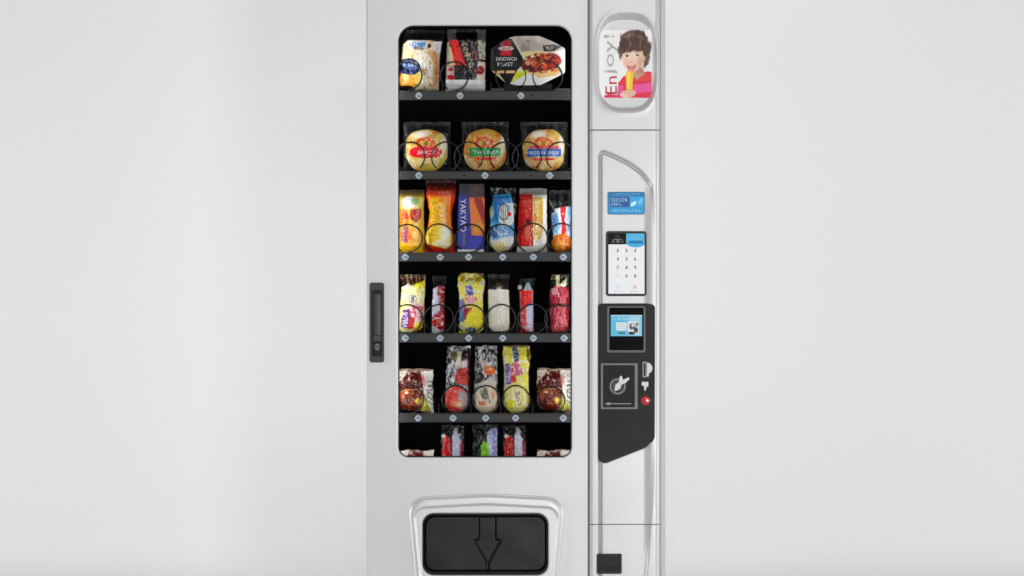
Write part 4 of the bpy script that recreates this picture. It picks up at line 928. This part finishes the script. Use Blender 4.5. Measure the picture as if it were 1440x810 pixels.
def f(p):
    clear(p, .5); sheen(p, (120, 106, 92), 6, .58, .7, sc_=.3); p.poly([(698, 396), (704, 397), (705, 410), (698, 410)], (206, 180, 150), 1.6); p.poly([(684, 388), (700, 392), (717, 388), (714, 404), (686, 404)], (60, 52, 48), 3, .7, op=.7)
    p.poly(roundpoly([(686, 407), (716, 407), (717, 462), (710, 466), (690, 466), (687, 460)], 3), (244, 236, 218), 1., k=.4); p.blot((250, 246, 236), .1, .55, .1, 5, .7, region=[(686, 407), (716, 407), (716, 466), (686, 466)]); p.blot((222, 212, 192), .5, .66, .05, 8, .4, region=[(686, 407), (716, 407), (716, 466), (686, 466)])
    return p
Pack('snack_bag', 'plain cream white block in clear wrapper on the fourth shelf', 'snack bag',
     [(386, 686, 717), (400, 686.5, 715), (410, 685.5, 716), (440, 686, 716.5), (469.5, 687, 716)], .034, f, seed=34, wr=.5)
def f(p):
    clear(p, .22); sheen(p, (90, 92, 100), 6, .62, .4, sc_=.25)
    p.poly([(731, 410), (738, 406), (749, 408), (749, 430), (750, 466), (733, 467), (731, 430)], (220, 198, 208), 1., k=.5); p.poly([(732, 408), (748, 408), (748, 426), (742, 431), (732, 434)], (226, 36, 32), 1.2, k=.5); p.poly([(737, 406), (740, 398), (744, 397), (748, 408)], (170, 196, 208), 1.2); p.ell(730.5, 404, 3.4, 3.2, (230, 232, 224), 0, 1.2)
    p.poly([(732, 430), (740, 432), (739, 466), (732, 467)], (216, 90, 80), 1.8, k=.5); p.poly([(741, 428), (750, 426), (750, 456), (743, 458)], (206, 200, 236), 1.5); p.poly([(733, 452), (744, 456), (744, 467), (732, 468)], (206, 64, 86), 2.5, op=.8); p.ell(742, 460, 4, 4, (232, 214, 220), 0, 2); p.blot((248, 236, 236), .3, .63, .06, 5, .7, region=[(731, 430), (750, 430), (750, 466), (732, 466)]); p.line([(748, 427), (741, 428)], 1.4, (50, 44, 130), .8)
    return p
Pack('snack_bar', 'slim bar with a scarlet upper half and pale lilac side, fourth shelf', 'snack bar',
     [(392, 731, 752), (405, 728, 751), (430, 731, 751), (469.5, 730, 752)], .026, f, seed=35, wr=.9)
def f(p):
    clear(p, .5); p.poly([(772, 388), (798, 386), (800, 404), (774, 406)], (60, 54, 40), 3, .7, op=.6); p.poly([(781, 387), (787, 386), (787, 404), (782, 406)], (226, 220, 190), 1.4); p.poly([(787, 400), (798, 390), (796, 402), (790, 408)], (238, 238, 214), 1.4); p.blot((176, 168, 120), .4, .6, .06, 6, .7, region=[(774, 386), (800, 386), (800, 404), (774, 404)])
    B = [(773, 408), (780, 402), (800, 404), (801, 440), (799, 466), (776, 467), (772, 440)]; p.poly(B, (166, 62, 78), 1.4, k=.5); p.poly([(774, 406), (784, 404), (786, 414), (776, 414)], (214, 170, 184), 2, k=.6)
    p.blot((206, 112, 120), .2, .52, .1, 5, .7, region=B, ax=2, ay=.5); p.blot((104, 26, 40), .22, .62, .07, 9, .7, region=B, ax=2, ay=.5); p.blot((236, 176, 176), .25, .7, .05, 12, .7, region=B, ax=2.4, ay=.5)
    p.rect(772, 426.5, 801, 431, (84, 24, 30), 1.5, op=.55); p.poly([(776, 458), (798, 458), (796, 467), (778, 467)], (216, 128, 130), 3, op=.5); return p
Pack('snack_bag', 'dusty rose bag with a pale knotted top, right end of the fourth shelf', 'snack bag',
     [(386, 775, 800), (402, 774, 801), (430, 772, 801), (469.5, 775, 800)], .036, f, seed=36, wr=1.)

# ---- row five
def cookie(x0, y0):
    def f(p):
        p.x = p.x-x0+559; p.y = p.y-y0+520
        clear(p, .8); p.c[:] = (150, 128, 116)
        p.poly([(559, 522), (572, 521), (576, 530), (562, 544), (558, 542)], (222, 210, 200), 2, k=.6); p.blot((84, 66, 60), .3, .58, .07, 4, .7, region=[(558, 520), (582, 520), (582, 545), (558, 545)])
        p.poly([(561, 538), (572, 526), (590, 522), (595, 540), (596, 552), (584, 548), (560, 547)], (96, 40, 32), 1.8, k=.8); p.blot((222, 190, 190), .32, .62, .06, 6, .8, region=[(564, 522), (596, 522), (596, 548), (564, 548)]); p.blot((60, 24, 30), .3, .64, .06, 8, .7, region=[(560, 524), (596, 524), (596, 550), (560, 550)])
        p.poly([(557, 546), (572, 543), (588, 546), (596, 556), (594, 570), (582, 579), (566, 578), (557, 570)], (104, 48, 28), 1.4, k=.8); p.ell(570, 555, 9, 6, (168, 92, 54), -8, 4); p.blot((184, 116, 80), .28, .62, .06, 5, .7, region=[(560, 546), (590, 546), (588, 572), (562, 572)]); p.blot((82, 26, 20), .25, .6, .07, 7, .6, region=[(560, 550), (592, 550), (588, 576), (562, 576)])
        p.line([(559, 552), (572, 547.5), (586, 548)], 1.6, (232, 168, 130), .7); p.ell(588, 564, 3.5, 5, (222, 190, 90), 0, 1.8); p.ell(572, 552, 2, 1.4, (255, 235, 220), 0, 1)
        p.poly([(592, 522), (610, 521), (610, 582), (604, 576), (596, 550)], (240, 238, 226), 1.6, k=.6); p.scrib(602, 536, 608, 570, (60, 62, 70), 5, 95, 1.4, True, .7); p.poly([(594, 556), (602, 566), (606, 577), (592, 578)], (212, 204, 100), 2.5)
        p.poly([(557, 570), (566, 576), (590, 578), (602, 582), (557, 583)], (14, 12, 12), 2, .8); p.ell(596, 535, 2.4, 8, (190, 90, 90), -10, 2, op=.7)
        return p
    return f
Pack('cookie_bag', 'white and brown cookie bag at the left end of the fifth shelf', 'cookie bag', [(519, 560, 610), (535, 559, 609), (560, 559, 609), (582, 559, 610)], .04, cookie(559, 520), seed=41, wr=1.3, bulges=[(574, 559, 17, 14, .006)], group='cookie bags on the lower shelves')
Pack('cookie_bag', 'white and brown cookie bag at the right end of the fifth shelf', 'cookie bag', [(518, 756, 805), (535, 755, 805), (560, 755, 804), (582, 755, 805)], .04, cookie(754.5, 519), seed=44, wr=1.3, bulges=[(770, 558, 17, 14, .006)], group='cookie bags on the lower shelves')
def f(p):
    clear(p, .75); p.c[:] = (150, 148, 154); sheen(p, (222, 222, 226), 4, .5, .8, sc_=.22); p.blot((60, 60, 62), .2, .58, .07, 7, .8, .7); p.blot((250, 250, 252), .34, .6, .05, 14, .85, region=[(626, 488), (662, 488), (662, 544), (626, 544)], ax=1.3, ay=.5); p.blot((22, 20, 24), .3, .62, .05, 17, .8, region=[(626, 488), (662, 488), (662, 544), (626, 544)], ax=1.3, ay=.5); p.ell(638, 500, 5, 6, (110, 108, 78), 0, 2); p.poly([(644, 494), (649, 494), (648, 516), (642, 512)], (226, 216, 190), 2)  # white and near-black blots paint highlights and darks into the foil
    p.poly([(649, 508), (656, 506), (656, 520), (650, 520)], (226, 206, 226), 1.6); p.poly([(643, 520), (656, 516), (661, 530), (658, 542), (642, 538), (640, 530)], (192, 58, 50), 1.8, k=.7); p.blot((110, 34, 34), .3, .6, .07, 5, .6, region=[(641, 518), (661, 518), (660, 545), (641, 542)])
    p.poly([(657, 490), (663, 490), (663, 580), (659, 580)], (70, 26, 30), 2, .8)
    p.ell(641.5, 561, 16, 18.5, (222, 88, 82), 0, 1.6); p.poly([(645, 548), (657, 552), (658, 568), (650, 574), (644, 562)], (176, 160, 164), 2.5, k=.6); p.ell(640, 566, 7, 6, (240, 120, 96), 0, 3); p.ell(646, 569, 4, 4, (226, 206, 150), 0, 2); p.blot((246, 176, 168), .25, .62, .07, 8, .7, region=[(626, 545), (657, 545), (657, 578), (626, 578)])
    m = (np.hypot((p.x-641.5)/16.5, (p.y-561)/19) > 1.05) & (p.y > 563); p.a[m] = .3; p.c[m] = (50, 34, 34)
    return p
Pack('snack_bag', 'crinkled silver and red bag with a red pink rounded lower end, fifth shelf', 'snack bag', [(487, 629, 662), (500, 628, 662), (540, 627, 662), (565, 625.5, 660), (582, 627, 660)], .038, f, seed=42, wr=1.2, bulges=[(641.5, 561, 16, 18, .0045)])
def f(p):
    clear(p, .75); p.c[:] = (160, 158, 164); sheen(p, (230, 230, 230), 9, .5, .8, sc_=.22); p.blot((70, 70, 74), .2, .57, .07, 2, .8, .8); p.blot((250, 250, 252), .34, .6, .05, 19, .85, region=[(666, 488), (700, 488), (700, 544), (666, 544)], ax=1.3, ay=.5); p.blot((22, 20, 24), .3, .6, .05, 23, .8, region=[(666, 488), (700, 488), (700, 544), (666, 544)], ax=1.3, ay=.5); p.ell(681, 512, 6, 6, (206, 190, 188), 0, 3, op=.7)  # foil highlights and darks painted in as white and near-black blots
    p.poly([(668, 528), (676, 522), (682, 528), (678, 538), (668, 540)], (66, 62, 58), 1.6, k=.6); p.ell(688.5, 521, 7.6, 6.6, (222, 108, 46), 0, 1.6); p.ell(690, 519, 3, 2.4, (244, 160, 96), 0, 1.6); p.poly([(672, 540), (690, 530), (698, 536), (697, 546), (670, 548)], (206, 196, 186), 2)
    p.ell(683.5, 561, 16.5, 19, (238, 216, 190), 0, 1.6); p.poly([(675, 545), (684, 544), (690, 566), (684, 567), (676, 556)], (120, 122, 114), 1.8, k=.6); p.ell(679, 567, 6, 3.4, (214, 130, 96), 0, 2); p.ell(693, 555, 3, 6, (232, 176, 148), 0, 2); p.blot((250, 240, 226), .25, .6, .07, 8, .7, region=[(668, 545), (699, 545), (699, 578), (668, 578)])
    m = (np.hypot((p.x-683.5)/17, (p.y-561)/20) > 1.06) & (p.y > 563); p.a[m] = .3; p.c[m] = (40, 38, 36)
    return p
Pack('snack_bag', 'crinkled silver bag with an orange spot and cream rounded lower end', 'snack bag', [(486, 669, 699), (520, 667, 699.5), (560, 666.5, 700), (582, 668, 699)], .038, f, seed=43, wr=1.2, bulges=[(683.5, 561, 16, 18, .0045)])
def f(p):
    clear(p, .7); p.c[:] = (120, 110, 60); B = [(707, 488), (744, 488), (746, 505), (743, 520), (744, 580), (708, 580), (709, 520), (707, 500)]
    p.poly(B, (240, 224, 96), 1.6, k=.6); p.blot((250, 246, 206), .16, .53, .1, 4, .8, region=B); p.poly([(720, 488), (727, 487), (730, 508), (723, 508)], (60, 74, 130), 1.8, k=.7); p.scrib(721, 490, 728, 508, (190, 200, 230), 3, 96, 1., True)
    p.poly([(710, 512), (717, 511), (719, 540), (711, 541)], (96, 84, 156), 1.5); p.scrib(711, 513, 717, 539, (206, 206, 232), 6, 97, 1., True); p.poly([(717, 514), (728, 506), (736, 526), (724, 530), (718, 538)], (206, 110, 130), 2.2, k=.7); p.blot((244, 210, 220), .3, .58, .07, 6, .8, region=[(716, 506), (736, 506), (734, 536), (718, 538)]); p.ell(722, 533, 4, 5, (192, 76, 60), 0, 2)
    p.poly([(740, 488), (746, 492), (745, 512), (741, 505)], (120, 104, 40), 1.5)
    p.ell(726, 561, 17, 18.5, (246, 236, 160), 0, 1.4); p.ell(718, 568, 6, 7, (240, 234, 90), 0, 3); p.blot((252, 248, 216), .2, .58, .08, 8, .7, region=[(710, 545), (742, 545), (742, 578), (710, 578)])
    m = (np.hypot((p.x-726)/17.5, (p.y-561)/19.5) > 1.05) & (p.y > 566); p.a[m] = .6; p.c[m] = (70, 50, 50)
    return p
k = Pack('snack_bag', 'yellow bag with purple and pink print and pale rounded lower end, fifth shelf', 'snack bag', [(486, 708, 744), (500, 706.5, 747), (520, 708, 744), (560, 708, 744), (582, 709, 744)], .038, f, seed=45, wr=1.1, bulges=[(726, 561, 16, 18, .0045)])
k.text('Bon', 729.5, 560, 18, 7, 'bluep', -74)

# ---- row six (lower half hidden behind the door)
def slim(x0, green=False):
    def f(p):
        clear(p, .28); sheen(p, (130, 132, 136), 4, .52, .6, sc_=.35, ax=1, ay=1)
        x = x0
        if green:
            p.poly([(x+21, 608), (x+27, 603), (x+35, 602), (x+35, 694), (x+18, 694)], (196, 200, 232), 1.4, k=.6); p.poly([(x+28, 604), (x+34, 604), (x+33, 694), (x+29, 694)], (128, 134, 210), 2, op=.7); p.poly([(x+12, 626), (x+16, 620), (x+24, 624), (x+22, 694), (x+10, 694)], (132, 200, 60), 1.4, k=.6)
            p.blot((236, 240, 246), .25, .6, .07, 5, .7, region=[(x+18, 602), (x+35, 602), (x+35, 694), (x+20, 694)])
        else:
            p.poly([(x+4, 616), (x+9, 611), (x+15, 618), (x+15, 694), (x+6, 694), (x+3, 630)], (206, 40, 40), 1.4, k=.6); p.poly([(x+17, 610), (x+24, 606), (x+29, 620), (x+30, 694), (x+17, 694), (x+17, 622)], (200, 196, 226), 1.4, k=.6); p.poly([(x+28, 620), (x+33, 622), (x+33, 694), (x+29, 694)], (126, 24, 60), 1.6)
            p.ell(x+5, 613, 3, 3, (220, 220, 214), 0, 1.6); p.ell(x+22, 606, 3.4, 5, (206, 208, 212), 0, 2, op=.8); p.blot((246, 236, 242), .3, .62, .07, 5, .7, region=[(x+16, 606), (x+30, 606), (x+30, 694), (x+17, 694)]); p.blot((110, 20, 40), .3, .64, .06, 9, .7, region=[(x+3, 612), (x+15, 612), (x+15, 640), (x+4, 640)])
        return p
    return f
Pack('snack_bar', 'red and pale lilac bar, left of the green bar at the window bottom', 'snack bar', [(598, 621, 652), (620, 620, 653), (695, 620, 653)], .03, slim(619), seed=51, wr=1.1, group='red and lilac bars at the bottom of the window')
Pack('snack_bar', 'lime green and lilac bar between two red bars at the window bottom', 'snack bar', [(597, 665, 700), (620, 664, 700), (695, 664, 700)], .03, slim(664, True), seed=52, wr=1.1)
Pack('snack_bar', 'red and pale lilac bar, right of the green bar at the window bottom', 'snack bar', [(598, 708, 739), (620, 707, 740), (695, 707, 740)], .03, slim(706.5), seed=53, wr=1.1, group='red and lilac bars at the bottom of the window')
Pack('cookie_bag', 'white and red cookie bag peeking over the window edge at lower left', 'cookie bag', [(633, 563, 610), (650, 562, 609), (695, 562, 610)], .04, cookie(562, 632), seed=54, wr=1.2, group='cookie bags on the lower shelves')
Pack('cookie_bag', 'white and red cookie bag peeking over the window edge at lower right', 'cookie bag', [(633, 755, 804), (650, 755, 803), (695, 755, 804)], .04, cookie(755, 632), seed=55, wr=1.2, group='cookie bags on the lower shelves')
